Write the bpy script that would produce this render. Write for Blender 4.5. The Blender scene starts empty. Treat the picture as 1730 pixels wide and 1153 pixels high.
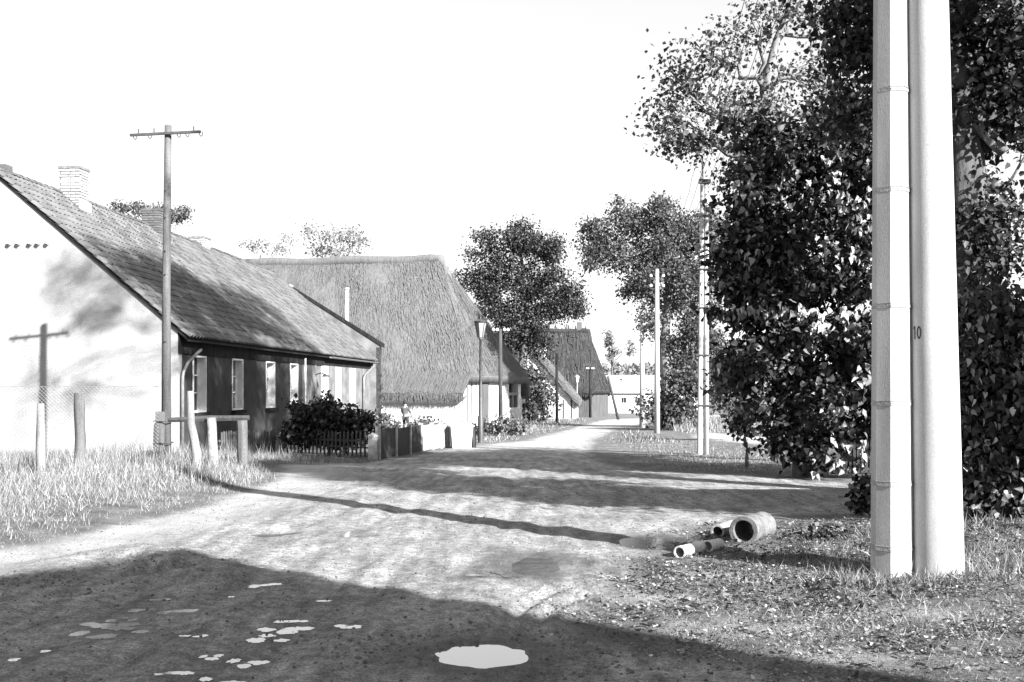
import bpy, math, random
import numpy as np
from mathutils import Vector, Matrix, Quaternion

# ------------------------------------------------------------------ camera, sky, sun, exposure
sc = bpy.context.scene
F = 1850.0; CX = 865.0; HY = 655.0; EYE = 1.6          # focal length / horizon of the 1730 px wide photograph
cam_d = bpy.data.cameras.new('camera'); cam = bpy.data.objects.new('camera', cam_d)
sc.collection.objects.link(cam); sc.camera = cam
cam_d.sensor_width = 36.0; cam_d.lens = 36.0 * F / 1730.0
cam_d.shift_y = (HY - 576.5) / 1730.0
cam_d.clip_start = 0.05; cam_d.clip_end = 6000
cam.location = (0, 0, EYE); cam.rotation_euler = (math.radians(90), 0, 0)

SUN_EL = math.radians(27.5)
SH = Vector((-0.669, 0.743))                            # direction in which shadows fall
world = bpy.data.worlds.new('World'); sc.world = world; world.use_nodes = True
wn = world.node_tree.nodes; wl = world.node_tree.links; wn.clear()
sky = wn.new('ShaderNodeTexSky'); sky.sky_type = 'NISHITA'; sky.sun_disc = False
sky.sun_elevation = SUN_EL; sky.sun_rotation = math.atan2(-SH.x, -SH.y)
sky.air_density = 1.0; sky.dust_density = 0.3; sky.ozone_density = 1.0
bw = wn.new('ShaderNodeSeparateColor')                  # black and white film: one grey from the three channels
def wmath(op, a, b, c=None):
    q = wn.new('ShaderNodeMath'); q.operation = op
    for i, v in enumerate((a, b, c)):
        if v is None: continue
        if hasattr(v, 'node'): wl.new(v, q.inputs[i])
        else: q.inputs[i].default_value = v
    return q.outputs[0]
wl.new(sky.outputs[0], bw.inputs[0])
gs = wmath('MULTIPLY', bw.outputs['Red'], .35); gs = wmath('MULTIPLY_ADD', bw.outputs['Green'], .30, gs)
gs = wmath('MULTIPLY_ADD', bw.outputs['Blue'], .35, gs)
gs = wmath('MINIMUM', gs, 10.0)
gs = wmath('MULTIPLY_ADD', gs, .30, 1.55)                 # thin bright veil of high haze over the clear sky
bg = wn.new('ShaderNodeBackground'); bg.inputs['Strength'].default_value = 0.10
wo = wn.new('ShaderNodeOutputWorld')
wl.new(gs, bg.inputs['Color']); wl.new(bg.outputs[0], wo.inputs[0])

sun_d = bpy.data.lights.new('sun', 'SUN'); sun = bpy.data.objects.new('sun', sun_d)
sc.collection.objects.link(sun)
sun_d.energy = 5.0; sun_d.angle = math.radians(0.5); sun_d.color = (1, 1, 1)
sdir = Vector((SH.x * math.cos(SUN_EL), SH.y * math.cos(SUN_EL), -math.sin(SUN_EL)))
sun.rotation_euler = sdir.to_track_quat('-Z', 'Y').to_euler(); sun.location = (20, -20, 30)
sc.view_settings.view_transform = 'Standard'; sc.view_settings.look = 'None'
sc.view_settings.gamma = 1.0; sc.view_settings.use_curve_mapping = False
sc.view_settings.exposure = 2.0
sc.cycles.max_bounces = 5; sc.cycles.diffuse_bounces = 2; sc.cycles.glossy_bounces = 3
sc.cycles.transparent_max_bounces = 4; sc.cycles.transmission_bounces = 3

COL = sc.collection
RNG = np.random.default_rng(7)
random.seed(7)

# ------------------------------------------------------------------ numpy noise
def _h(ix, iy, s):
    n = (ix * 374761393 + iy * 668265263 + s * 974634777) & 0xffffffff
    n = ((n ^ (n >> 13)) * 1274126177) & 0xffffffff
    return ((n ^ (n >> 16)) & 0xffff) / 65535.0
def vnoise(x, y, s=0):
    x = np.asarray(x, float); y = np.asarray(y, float)
    ix = np.floor(x).astype(np.int64); iy = np.floor(y).astype(np.int64)
    fx = x - ix; fy = y - iy
    fx = fx * fx * (3 - 2 * fx); fy = fy * fy * (3 - 2 * fy)
    a = _h(ix, iy, s); b = _h(ix + 1, iy, s); c = _h(ix, iy + 1, s); d = _h(ix + 1, iy + 1, s)
    return (a * (1 - fx) + b * fx) * (1 - fy) + (c * (1 - fx) + d * fx) * fy
def fbm(x, y, s=0, o=4):
    t = 0; a = 0.5
    for i in range(o):
        t = t + a * vnoise(np.asarray(x) * 2 ** i, np.asarray(y) * 2 ** i, s + i * 17); a *= 0.5
    return t
def sstep(a, b, x):
    t = np.clip((np.asarray(x, float) - a) / (b - a), 0, 1)
    return t * t * (3 - 2 * t)

# ------------------------------------------------------------------ terrain
_KY = np.array([-60, 10, 15, 22, 38, 60, 80, 113, 140, 200, 400, 5000.])
_KZ = np.array([0, 0, -.01, -.08, -.32, -.65, -.92, -1.45, -1.85, -2.2, -2.6, -3.])
_ty = np.arange(-60, 420, 0.5); _tz = np.interp(_ty, _KY, _KZ)
_k = np.exp(-np.linspace(-2, 2, 17) ** 2); _k /= _k.sum()
_tz = np.convolve(np.pad(_tz, 8, mode='edge'), _k, mode='valid')
def base_z(y):
    return np.interp(y, np.append(_ty, 5000), np.append(_tz, -3.))
def bank_z(x, y):          # raised grass verge on the left, slight rise on the right
    l = 0.20 * sstep(-4.2, -6.6, x) * (1 - sstep(24, 27, y))
    r = 0.10 * sstep(2.2, 4.5, x) * (1 - sstep(11.5, 14, y))
    return l + r
def smooth_z(x, y):
    return base_z(y) + bank_z(x, y)
def P(px, py):             # photograph pixel -> point on the (smooth) ground
    lo, hi = 1.0, 900.0
    for _ in range(60):
        m = math.sqrt(lo * hi)
        z = EYE - (py - HY) / F * m
        if z > float(smooth_z((px - CX) / F * m, m)): lo = m
        else: hi = m
    return ((px - CX) / F * lo, lo)
def at(px, py, Y):
    return Vector(((px - CX) / F * Y, Y, EYE - (py - HY) / F * Y))

def seg_dist(x, y, poly, closed=False):
    d = np.full(np.shape(x), 1e9)
    n = len(poly)
    for i in range(n if closed else n - 1):
        ax, ay = poly[i]; bx, by = poly[(i + 1) % n]
        L = (bx - ax) ** 2 + (by - ay) ** 2 + 1e-12
        t = np.clip(((x - ax) * (bx - ax) + (y - ay) * (by - ay)) / L, 0, 1)
        d = np.minimum(d, np.hypot(x - ax - t * (bx - ax), y - ay - t * (by - ay)))
    return d
def inside(x, y, poly):
    r = np.zeros(np.shape(x), bool); n = len(poly)
    for i in range(n):
        ax, ay = poly[i]; bx, by = poly[(i + 1) % n]
        c = ((ay > y) != (by > y)) & (x < (bx - ax) * (y - ay) / (by - ay + 1e-12) + ax)
        r ^= c
    return r
def sdf(x, y, poly):
    d = seg_dist(x, y, poly, True)
    return np.where(inside(x, y, poly), d, -d)

ROAD = [(-7.5, -25)] + [(-6.5, 6)] + [P(*p) for p in [
    (0, 938), (150, 903), (300, 872), (420, 832), (490, 806), (496, 786), (620, 783), (760, 761), (805, 753), (900, 744),
    (960, 727), (1005, 714), (1030, 709)]] + [(24, 132), (27, 132)] + [P(*p) for p in [
    (1078, 717), (1042, 724), (1003, 742), (986, 760), (1020, 786), (1100, 797), (1300, 807), (1480, 820),
    (1600, 838), (1600, 862), (1440, 866), (1330, 868), (1200, 880), (1130, 903), (1055, 938), (1000, 985), (925, 1045),
    (1000, 1078), (1150, 1112), (1450, 1165)]] + [(3.0, 3.0), (9, -25)]
LANE = [P(*p) for p in [(1175, 735), (1190, 731), (1290, 738), (1420, 744), (1420, 752), (1290, 751), (1200, 744), (1175, 740)]]
def dirt_sd(x, y):
    w = 0.5 * (fbm(x * 1.6, y * 1.6, 5, 4) - 0.47) + 0.35 * (fbm(x * .5, y * .5, 9, 3) - .44)
    return np.maximum(sdf(x, y, ROAD), sdf(x, y, LANE)) + w

PUD = []   # (polygon in ground metres, depth)
def blob(px, py, rx, ry, seed, n=40, rough=0.25):
    """irregular pool outline, measured on the ground at the pixel position"""
    c = P(px, py); e = P(px + rx, py); t = P(px, py - ry); b = P(px, py + ry)
    ax = e[0] - c[0]; ay = (t[1] - b[1]) / 2; cy = (t[1] + b[1]) / 2
    out = []
    for i in range(n):
        a = 2 * math.pi * i / n
        r = 1 + rough * (2 * float(fbm(3 * math.cos(a) + seed * 7.1, 3 * math.sin(a) + seed * 3.3, seed, 3)) - .9)
        out.append((c[0] + ax * r * math.cos(a), cy + ay * r * math.sin(a)))
    return out
PUD = [blob(817, 1105, 80, 19, 1), blob(905, 955, 42, 15, 2), blob(1096, 916, 50, 11, 3, rough=.15)]
GLINT = [(185, 1055, 48, 7), (160, 1070, 36, 6), (215, 1062, 30, 5), (238, 1027, 24, 4), (300, 1031, 34, 5), (205, 1043, 26, 4),
         (480, 1063, 44, 5), (455, 1076, 36, 6), (498, 1052, 28, 4), (415, 1118, 34, 6), (360, 1108, 22, 5), (290, 1134, 30, 5),
         (370, 1148, 36, 5), (75, 1097, 14, 3), (20, 1112, 9, 4), (545, 1012, 16, 3), (386, 1005, 12, 3), (245, 971, 13, 4),
         (315, 966, 8, 7), (585, 1060, 22, 4), (270, 1010, 20, 3), (425, 958, 22, 3), (820, 969, 26, 4), (600, 902, 24, 5), (560, 915, 16, 3),
         (860, 972, 20, 4), (445, 985, 26, 4), (330, 1075, 20, 3)]
GLINTS = []
_gr = random.Random(4)
for i, (x, y, rx, ry) in enumerate(GLINT):               # broken strips of water standing in the mud
    for j in range(3 if rx > 18 else 1):
        q = .62 if rx > 18 else 1
        GLINTS.append(blob(x + (j - 1) * rx * .62 * (rx > 18) + _gr.uniform(-5, 5), y + _gr.uniform(-1, 1) * ry * .8 * (rx > 18), rx * q * _gr.uniform(.5, .9), ry * _gr.uniform(.4, .75), 20 + i * 5 + j, n=30, rough=.6))
RUTS = [[P(*p) for p in q] for q in [
    [(820, 1060), (900, 1015), (960, 990), (1010, 1000), (1060, 1022), (1130, 1035), (1230, 1062)],
    [(860, 1075), (930, 1030), (985, 1008), (1040, 1030), (1110, 1056), (1200, 1078), (1290, 1105)],
    [(300, 1153), (470, 1040), (640, 940), (760, 880), (850, 820), (900, 780)],
    [(620, 1153), (720, 1030), (800, 940), (860, 880), (905, 820), (935, 780)],
    [(900, 1153), (880, 1050), (890, 960), (915, 890), (940, 830), (955, 780)],
    [(150, 1153), (330, 1040), (520, 930), (680, 860), (800, 800)], [(420, 1153), (560, 1035), (720, 930), (820, 870), (885, 800)], [(0, 1120), (200, 1020), (420, 920), (600, 855), (760, 800)]]]
CREST = [P(*p) for p in [(-120, 1060), (0, 1000), (120, 962), (235, 940), (330, 968)]]
HOLE = [P(*p) for p in [(1070, 968), (1400, 905), (1350, 1003), (1310, 930)]]

def z_flat(c):
    x, y = c
    return float(smooth_z(x, y)) + 0.045 * (float(fbm(x * .7, y * .7, 1, 3)) - .44) - .012
def H(x, y):
    x = np.asarray(x, float); y = np.asarray(y, float)
    z = smooth_z(x, y)
    near = 1 - sstep(16, 45, y)
    z = z + (1 - sstep(11, 20, y)) * (0.022 * (fbm(x * 6.5, y * 6.5, 41, 2) - .38) + .010 * (vnoise(x * 15, y * 15, 43) - .5))
    z = z + near * (0.045 * (fbm(x * .7, y * .7, 1, 3) - .44) + 0.018 * (fbm(x * 3.1, y * 3.1, 2, 3) - .44))
    z = z + (1 - near) * 0.10 * (fbm(x * .35, y * .35, 3, 3) - .44)
    vn = (np.abs(x) < 9) & (y < 24) & (y > 2)
    for i, r in enumerate(RUTS):
        d = seg_dist(x, y, r)
        w, dep = (0.065, 0.036) if i < 2 else (0.14, 0.020)
        tread = 1.0
        if i < 2: tread = 0.85 + 0.15 * np.sin(y * 60 + x * 35)
        z = np.where(vn, z - dep * tread * np.exp(-(d / w) ** 2) + 0.35 * dep * np.exp(-((d - 2.1 * w) / w) ** 2), z)
    d = seg_dist(x, y, CREST); z = z + 0.10 * np.exp(-(d / .45) ** 2)
    for h in HOLE:
        d2 = ((x - h[0]) / .22) ** 2 + ((y - h[1]) / .30) ** 2
        z = z - 0.17 * np.exp(-d2) + .03 * np.exp(-(np.sqrt(d2) - 1.7) ** 2 * 3)
    for p in GLINTS:
        c = np.mean(p, axis=0); rx_ = np.ptp(np.array(p)[:, 0]) / 2 + .05; ry_ = np.ptp(np.array(p)[:, 1]) / 2 + .05
        q = np.maximum(np.abs(x - c[0]) / rx_, np.abs(y - c[1]) / ry_)
        k = sstep(1.5, .9, q); z = z - k * (z - z_flat(c)) * .9
    for p, lev in zip(PUD, PLEV):
        s = sdf(x, y, p)
        tgt = lev - 0.02 * np.clip(s / .12, -1, 1.5)
        k = sstep(-.45, -.02, s)
        z = z * (1 - k) + tgt * k
    return z
PLEV = [float(smooth_z(*np.mean(p, axis=0))) - 0.015 for p in PUD]

# ------------------------------------------------------------------ mesh building
def props(o, label=None, cat=None, group=None, kind=None):
    if label: o['label'] = label
    if cat: o['category'] = cat
    if group: o['group'] = group
    if kind: o['kind'] = kind
    return o
def link(name, me, mat=None, parent=None, loc=None, rot=None):
    if mat is not None and len(me.materials) == 0: me.materials.append(mat)
    o = bpy.data.objects.new(name, me); COL.objects.link(o)
    if parent is not None: o.parent = parent
    if loc is not None: o.location = loc
    if rot is not None: o.rotation_euler = rot
    return o
def empty(name, loc, rz=0.0, **k):
    o = bpy.data.objects.new(name, None); COL.objects.link(o)
    o.empty_display_size = .2; o.location = loc; o.rotation_euler = (0, 0, rz)
    return props(o, **k)
def np_mesh(name, V, Fc, smooth=False):
    V = np.ascontiguousarray(V, dtype=np.float32); Fc = np.ascontiguousarray(Fc, dtype=np.int32)
    me = bpy.data.meshes.new(name); m, k = Fc.shape
    me.vertices.add(len(V)); me.vertices.foreach_set('co', V.ravel())
    me.loops.add(m * k); me.loops.foreach_set('vertex_index', Fc.ravel())
    me.polygons.add(m); me.polygons.foreach_set('loop_start', np.arange(m, dtype=np.int32) * k)
    if smooth: me.polygons.foreach_set('use_smooth', np.ones(m, bool))
    me.update(calc_edges=True); me.validate()
    return me
class MB:
    def __init__(s): s.v = []; s.f = []
    def add(s, vs, fs):
        b = len(s.v); s.v += [tuple(p) for p in vs]; s.f += [tuple(b + i for i in f) for f in fs]; return s
    def box(s, x0, x1, y0, y1, z0, z1, M=None):
        vs = [Vector(p) for p in ((x0, y0, z0), (x1, y0, z0), (x1, y1, z0), (x0, y1, z0), (x0, y0, z1), (x1, y0, z1), (x1, y1, z1), (x0, y1, z1))]
        if M is not None: vs = [M @ p for p in vs]
        return s.add(vs, [(0, 3, 2, 1), (4, 5, 6, 7), (0, 1, 5, 4), (1, 2, 6, 5), (2, 3, 7, 6), (3, 0, 4, 7)])
    def tube(s, pts, rad, n=8, caps=True, wob=0.0, seed=0, a0=0.0):
        pts = [Vector(p) for p in pts]
        if not hasattr(rad, '__len__'): rad = [rad] * len(pts)
        rings = []; rr = random.Random(seed); up = None
        for i, p in enumerate(pts):
            t = (pts[min(i + 1, len(pts) - 1)] - pts[max(i - 1, 0)])
            t = t.normalized() if t.length > 1e-9 else Vector((0, 0, 1))
            if up is None:
                up = Vector((1, 0, 0)) if abs(t.x) < .9 else Vector((0, 1, 0))
            u = (up - t * up.dot(t)).normalized(); w = t.cross(u); up = u
            rings.append([p + (u * math.cos(a0 + 2 * math.pi * k / n) + w * math.sin(a0 + 2 * math.pi * k / n)) * rad[i] * (1 + wob * (rr.random() - .5)) for k in range(n)])
        b = len(s.v)
        for r in rings: s.v += [tuple(p) for p in r]
        for i in range(len(rings) - 1):
            for k in range(n):
                s.f.append((b + i * n + k, b + i * n + (k + 1) % n, b + (i + 1) * n + (k + 1) % n, b + (i + 1) * n + k))
        if caps:
            s.f.append(tuple(b + k for k in range(n))[::-1]); s.f.append(tuple(b + (len(rings) - 1) * n + k for k in range(n)))
        return s
    def lathe(s, prof, n=12, M=None):
        b = len(s.v)
        for r, z in prof:
            for k in range(n):
                p = Vector((r * math.cos(2 * math.pi * k / n), r * math.sin(2 * math.pi * k / n), z))
                s.v.append(tuple(M @ p if M is not None else p))
        for i in range(len(prof) - 1):
            for k in range(n):
                s.f.append((b + i * n + k, b + i * n + (k + 1) % n, b + (i + 1) * n + (k + 1) % n, b + (i + 1) * n + k))
        return s
    def prism(s, poly, d):
        """poly: list of 3D points (one planar face), d: extrusion vector"""
        d = Vector(d); poly = [Vector(p) for p in poly]; n = len(poly)
        vs = poly + [p + d for p in poly]
        fs = [tuple(range(n))[::-1], tuple(n + i for i in range(n))] + [(i, (i + 1) % n, n + (i + 1) % n, n + i) for i in range(n)]
        return s.add(vs, fs)
    def mesh(s, name, smooth=False):
        me = bpy.data.meshes.new(name); me.from_pydata([tuple(p) for p in s.v], [], s.f)
        if smooth:
            me.polygons.foreach_set('use_smooth', np.ones(len(me.polygons), bool))
        me.update(); return me
    def build(s, name, mat, parent=None, smooth=False, loc=None, rot=None):
        return link(name, s.mesh(name, smooth), mat, parent, loc, rot)
def scatter(tv, tf, pos, fwd, nrm, scale):
    """copies of a small template joined into arrays"""
    tv = np.asarray(tv, float); tf = np.asarray(tf, int); N = len(pos)
    f = fwd / (np.linalg.norm(fwd, axis=1, keepdims=True) + 1e-9)
    r = np.cross(f, nrm); r /= (np.linalg.norm(r, axis=1, keepdims=True) + 1e-9)
    n = np.cross(r, f)
    s = np.asarray(scale, float)
    if s.ndim == 1: s = np.repeat(s[:, None], 3, 1)
    V = (pos[:, None, :] + r[:, None, :] * (tv[None, :, 0:1] * s[:, None, 0:1]) + f[:, None, :] * (tv[None, :, 1:2] * s[:, None, 1:2])
         + n[:, None, :] * (tv[None, :, 2:3] * s[:, None, 2:3]))
    Fc = tf[None, :, :] + (np.arange(N) * len(tv))[:, None, None]
    return V.reshape(-1, 3), Fc.reshape(-1, tf.shape[1])
def unit(n, rng, zmin=-1):
    v = rng.normal(size=(n, 3)); v /= np.linalg.norm(v, axis=1, keepdims=True)
    v[:, 2] = np.where(v[:, 2] < zmin, -v[:, 2], v[:, 2]); return v

# ------------------------------------------------------------------ materials (black and white photograph: neutral greys)
def g4(v): return (v, v, v, 1)
def mat(name, lo, hi, scale=6.0, rough=.85, bump=.15, bscale=None, stretch=(1, 1, 1), spec=.3, detail=6, island=0.0, contrast=(.35, .65), metal=0.0, grit=30):
    m = bpy.data.materials.new(name); m.use_nodes = True; n = m.node_tree.nodes; l = m.node_tree.links
    b = n['Principled BSDF']; b.inputs['Roughness'].default_value = rough; b.inputs['Specular IOR Level'].default_value = spec
    b.inputs['Metallic'].default_value = metal
    tc = n.new('ShaderNodeTexCoord'); mp = n.new('ShaderNodeMapping'); mp.inputs['Scale'].default_value = stretch
    l.new(tc.outputs['Object'], mp.inputs['Vector'])
    nz = n.new('ShaderNodeTexNoise'); nz.inputs['Scale'].default_value = scale; nz.inputs['Detail'].default_value = detail
    l.new(mp.outputs[0], nz.inputs['Vector'])
    rp = n.new('ShaderNodeValToRGB'); rp.color_ramp.elements[0].position = contrast[0]; rp.color_ramp.elements[1].position = contrast[1]
    rp.color_ramp.elements[0].color = g4(lo); rp.color_ramp.elements[1].color = g4(hi)
    fac = nz.outputs['Fac']
    if island > 0:
        ge = n.new('ShaderNodeNewGeometry'); mx = n.new('ShaderNodeMix'); mx.data_type = 'FLOAT'; mx.inputs[0].default_value = island
        l.new(nz.outputs['Fac'], mx.inputs[2]); l.new(ge.outputs['Random Per Island'], mx.inputs[3]); fac = mx.outputs[0]
        oi = n.new('ShaderNodeObjectInfo'); mx2 = n.new('ShaderNodeMix'); mx2.data_type = 'FLOAT'; mx2.inputs[0].default_value = island * .5
        l.new(mx.outputs[0], mx2.inputs[2]); l.new(oi.outputs['Random'], mx2.inputs[3]); fac = mx2.outputs[0]
    l.new(fac, rp.inputs[0]); l.new(rp.outputs[0], b.inputs['Base Color'])
    if grit:
        gn = n.new('ShaderNodeTexNoise'); gn.inputs['Scale'].default_value = grit; gn.inputs['Detail'].default_value = 3; gn.inputs['Roughness'].default_value = .8
        l.new(tc.outputs['Object'], gn.inputs['Vector'])
        gr = n.new('ShaderNodeMapRange'); gr.inputs[1].default_value = .3; gr.inputs[2].default_value = .7; gr.inputs[3].default_value = .72; gr.inputs[4].default_value = 1.28
        l.new(gn.outputs['Fac'], gr.inputs[0])
        gm = n.new('ShaderNodeMix'); gm.data_type = 'RGBA'; gm.blend_type = 'MULTIPLY'; gm.inputs[0].default_value = 1
        l.new(rp.outputs[0], gm.inputs[6]); l.new(gr.outputs[0], gm.inputs[7]); l.new(gm.outputs[2], b.inputs['Base Color'])
    if bump:
        nb = n.new('ShaderNodeTexNoise'); nb.inputs['Scale'].default_value = bscale or scale * 4; nb.inputs['Detail'].default_value = 5
        l.new(mp.outputs[0], nb.inputs['Vector'])
        bp = n.new('ShaderNodeBump'); bp.inputs['Strength'].default_value = bump; bp.inputs['Distance'].default_value = .02
        l.new(nb.outputs['Fac'], bp.inputs['Height']); l.new(bp.outputs[0], b.inputs['Normal'])
    return m
def leaf_mat(name, stops, rough=.4, spec=.5, trans=.25):
    """leaf tone differs leaf by leaf (random per leaf), slightly translucent"""
    m = bpy.data.materials.new(name); m.use_nodes = True; n = m.node_tree.nodes; l = m.node_tree.links
    b = n['Principled BSDF']; b.inputs['Roughness'].default_value = rough; b.inputs['Specular IOR Level'].default_value = spec
    ge = n.new('ShaderNodeNewGeometry'); oi = n.new('ShaderNodeObjectInfo')
    ad = n.new('ShaderNodeMath'); ad.operation = 'ADD'; fr = n.new('ShaderNodeMath'); fr.operation = 'FRACT'
    l.new(ge.outputs['Random Per Island'], ad.inputs[0]); l.new(oi.outputs['Random'], ad.inputs[1]); l.new(ad.outputs[0], fr.inputs[0])
    rp = n.new('ShaderNodeValToRGB'); e = rp.color_ramp.elements
    e[0].position = stops[0][0]; e[0].color = g4(stops[0][1]); e[1].position = stops[-1][0]; e[1].color = g4(stops[-1][1])
    for p, v in stops[1:-1]:
        x = e.new(p); x.color = g4(v)
    l.new(fr.outputs[0], rp.inputs[0]); l.new(rp.outputs[0], b.inputs['Base Color'])
    tr = n.new('ShaderNodeBsdfTranslucent'); l.new(rp.outputs[0], tr.inputs['Color'])
    ms = n.new('ShaderNodeMixShader'); ms.inputs[0].default_value = trans
    l.new(b.outputs[0], ms.inputs[1]); l.new(tr.outputs[0], ms.inputs[2]); l.new(ms.outputs[0], n['Material Output'].inputs[0])
    return m
M = {}
M['plaster_white'] = mat('plaster_white', 0.42, 0.56, 2.2, bump=.25, bscale=60)
M['plaster_gable'] = mat('plaster_gable', 0.21, 0.29, 1.1, bump=.3, bscale=45)
M['plaster_shaded'] = mat('plaster_shaded', 0.02, 0.04, 2.0, bump=.3, bscale=50)  # near-black plaster with the shade painted into its colour
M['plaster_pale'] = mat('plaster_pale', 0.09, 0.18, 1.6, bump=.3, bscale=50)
M['white_paint'] = mat('white_paint', 0.6, 0.7, 5, rough=.5, bump=.05, grit=0)
M['grey_paint'] = mat('grey_paint', 0.18, 0.26, 5, rough=.6, bump=.05)
M['glass'] = mat('glass', .012, .02, 2, rough=.06, bump=0, spec=.6, grit=0)
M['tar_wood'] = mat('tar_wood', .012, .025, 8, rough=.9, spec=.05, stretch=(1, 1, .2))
M['dark_wood'] = mat('dark_wood', 0.03, 0.06, 9, stretch=(1, 1, .12), bump=.5)
M['old_wood'] = mat('old_wood', 0.045, 0.12, 9, stretch=(1, 1, .10), bump=.8, bscale=20, contrast=(.3, .7))
M['pale_wood'] = mat('pale_wood', 0.11, 0.27, 9, stretch=(1, 1, .10), bump=.8, bscale=20, contrast=(.3, .7))
M['tile'] = mat('tile', 0.045, 0.135, 3.5, rough=.8, island=.6, bump=.3, bscale=25, contrast=(.25, .75))
M['deck'] = mat('deck', 0.012, 0.02, 4)
M['brick_pale'] = mat('brick_pale', 0.14, 0.42, 5, island=.7, bump=.4, bscale=40, contrast=(.2, .8))
M['brick_dark'] = mat('brick_dark', 0.05, 0.14, 5, island=.7, bump=.4, bscale=40, contrast=(.2, .8))
M['brick_darkest'] = mat('brick_darkest', .015, .05, 6, bump=.4, bscale=30)  # darkest of the brick tones
M['lime_bark'] = mat('lime_bark', .04, .11, 7, stretch=(1, 1, .25), bump=1.0, bscale=14, rough=.95)
M['mortar'] = mat('mortar', 0.1, 0.18, 8)
M['mortar_dark'] = mat('mortar_dark', .06, .10, 8)
M['thatch'] = mat('thatch', 0.08, 0.14, 5, rough=.95, stretch=(2.2, 1, .35), bump=.7, bscale=18, contrast=(.3, .7))
M['thatch_straw'] = mat('thatch_straw', 0.075, 0.16, 3, rough=.9, island=.75, bump=0, contrast=(.1, .9))
M['thatch_straw_dark'] = mat('thatch_straw_dark', 0.02, 0.07, 3, rough=.9, island=.75, bump=0, contrast=(.1, .9))
M['thatch_dark'] = mat('thatch_dark', 0.02, 0.045, 5, rough=.95, stretch=(2.2, 1, .35), bump=.7, bscale=18)
M['concrete'] = mat('concrete', 0.28, 0.4, 5, rough=.85, bump=.10, bscale=150, spec=.15, stretch=(1, 1, .18), contrast=(.3, .6), grit=120)
M['concrete_old'] = mat('concrete_old', 0.2, 0.32, 9, rough=.9, bump=.5, bscale=60)
M['pipe_concrete'] = mat('pipe_concrete', .07, .17, 12, rough=.95, bump=.5, bscale=60, grit=90, contrast=(.3, .7))
M['stone'] = mat('stone', 0.15, 0.26, 7, rough=.9, bump=.5, bscale=30)
M['metal_dark'] = mat('metal_dark', .03, .06, 8, rough=.5, spec=.5, bump=0, grit=0)
M['metal_grey'] = mat('metal_grey', 0.1, 0.16, 8, rough=.5, spec=.5, bump=0, grit=0)
M['metal_white'] = mat('metal_white', 0.5, 0.6, 8, rough=.5, spec=.4, bump=0, grit=0)
M['porcelain'] = mat('porcelain', .75, .85, 3, rough=.15, bump=0, spec=.5, grit=0)
M['bark'] = mat('bark', .06, .16, 7, stretch=(1, 1, .25), bump=1.0, bscale=14, rough=.95)
M['bark_pale'] = mat('bark_pale', 0.1, 0.22, 6, stretch=(1, 1, .3), bump=1.0, bscale=14, rough=.95)
M['print'] = mat('print', 0.03, 0.05, 8, bump=0, grit=0)
M['skin'] = mat('skin', 0.2, 0.26, 8, bump=0, rough=.6, grit=0)
M['cloth_pale'] = mat('cloth_pale', 0.05, 0.07, 8, bump=.1)
M['cloth_dark'] = mat('cloth_dark', .03, .05, 8, bump=.1)
M['hair'] = mat('hair', .015, .03, 20, bump=.2, grit=0)
M['hedge_leaf'] = leaf_mat('hedge_leaf', [(0, .012), (.6, .035), (.9, .08), (1, .22)], rough=.5, spec=.2, trans=.12)
M['ivy_leaf'] = leaf_mat('ivy_leaf', [(0, .007), (.5, .022), (.80, .075), (1, .27)], rough=.45, spec=.2, trans=.10)
M['sunlit_leaf'] = leaf_mat('sunlit_leaf', [(0, .14), (.5, .30), (1, .50)], rough=.4, spec=.35)  # light tone painted in for leaves that catch the sun
M['lime_leaf'] = leaf_mat('lime_leaf', [(0, .010), (.6, .028), (1, .10)], rough=.5, spec=.2, trans=.15)
M['sparse_leaf'] = leaf_mat('sparse_leaf', [(0, .03), (.6, .07), (1, .20)], rough=.5, spec=.2, trans=.2)
M['mid_leaf'] = leaf_mat('mid_leaf', [(0, .04), (.6, .075), (1, .14)], rough=.6, spec=.15)
M['bush_leaf'] = leaf_mat('bush_leaf', [(0, .01), (.8, .025), (.94, .08), (1, .35)], rough=.5, spec=.2, trans=.1)
M['weed_leaf'] = leaf_mat('weed_leaf', [(0, .04), (.6, .10), (1, .26)], rough=.6, spec=.15)
M['dry_grass'] = leaf_mat('dry_grass', [(0, .05), (.5, .20), (1, .44)], rough=.7, spec=.15, trans=.25)
M['short_grass'] = leaf_mat('short_grass', [(0, .04), (.5, .15), (1, .42)], rough=.7, spec=.15, trans=.25)
M['dark_weed'] = leaf_mat('dark_weed', [(0, .015), (.7, .05), (1, .16)], rough=.5, spec=.2, trans=.1)
M['litter'] = leaf_mat('litter', [(0, .03), (.5, .14), (.88, .26), (1, .44)], rough=.6, spec=.2, trans=.1)
M['hazy_leaf'] = leaf_mat('hazy_leaf', [(0, .14), (1, .26)], rough=.8, spec=.1)  # paled to stand in for haze over distant foliage
M['clod'] = mat('clod', .05, .15, 6, island=.8, bump=.3, contrast=(.1, .9))

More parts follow.
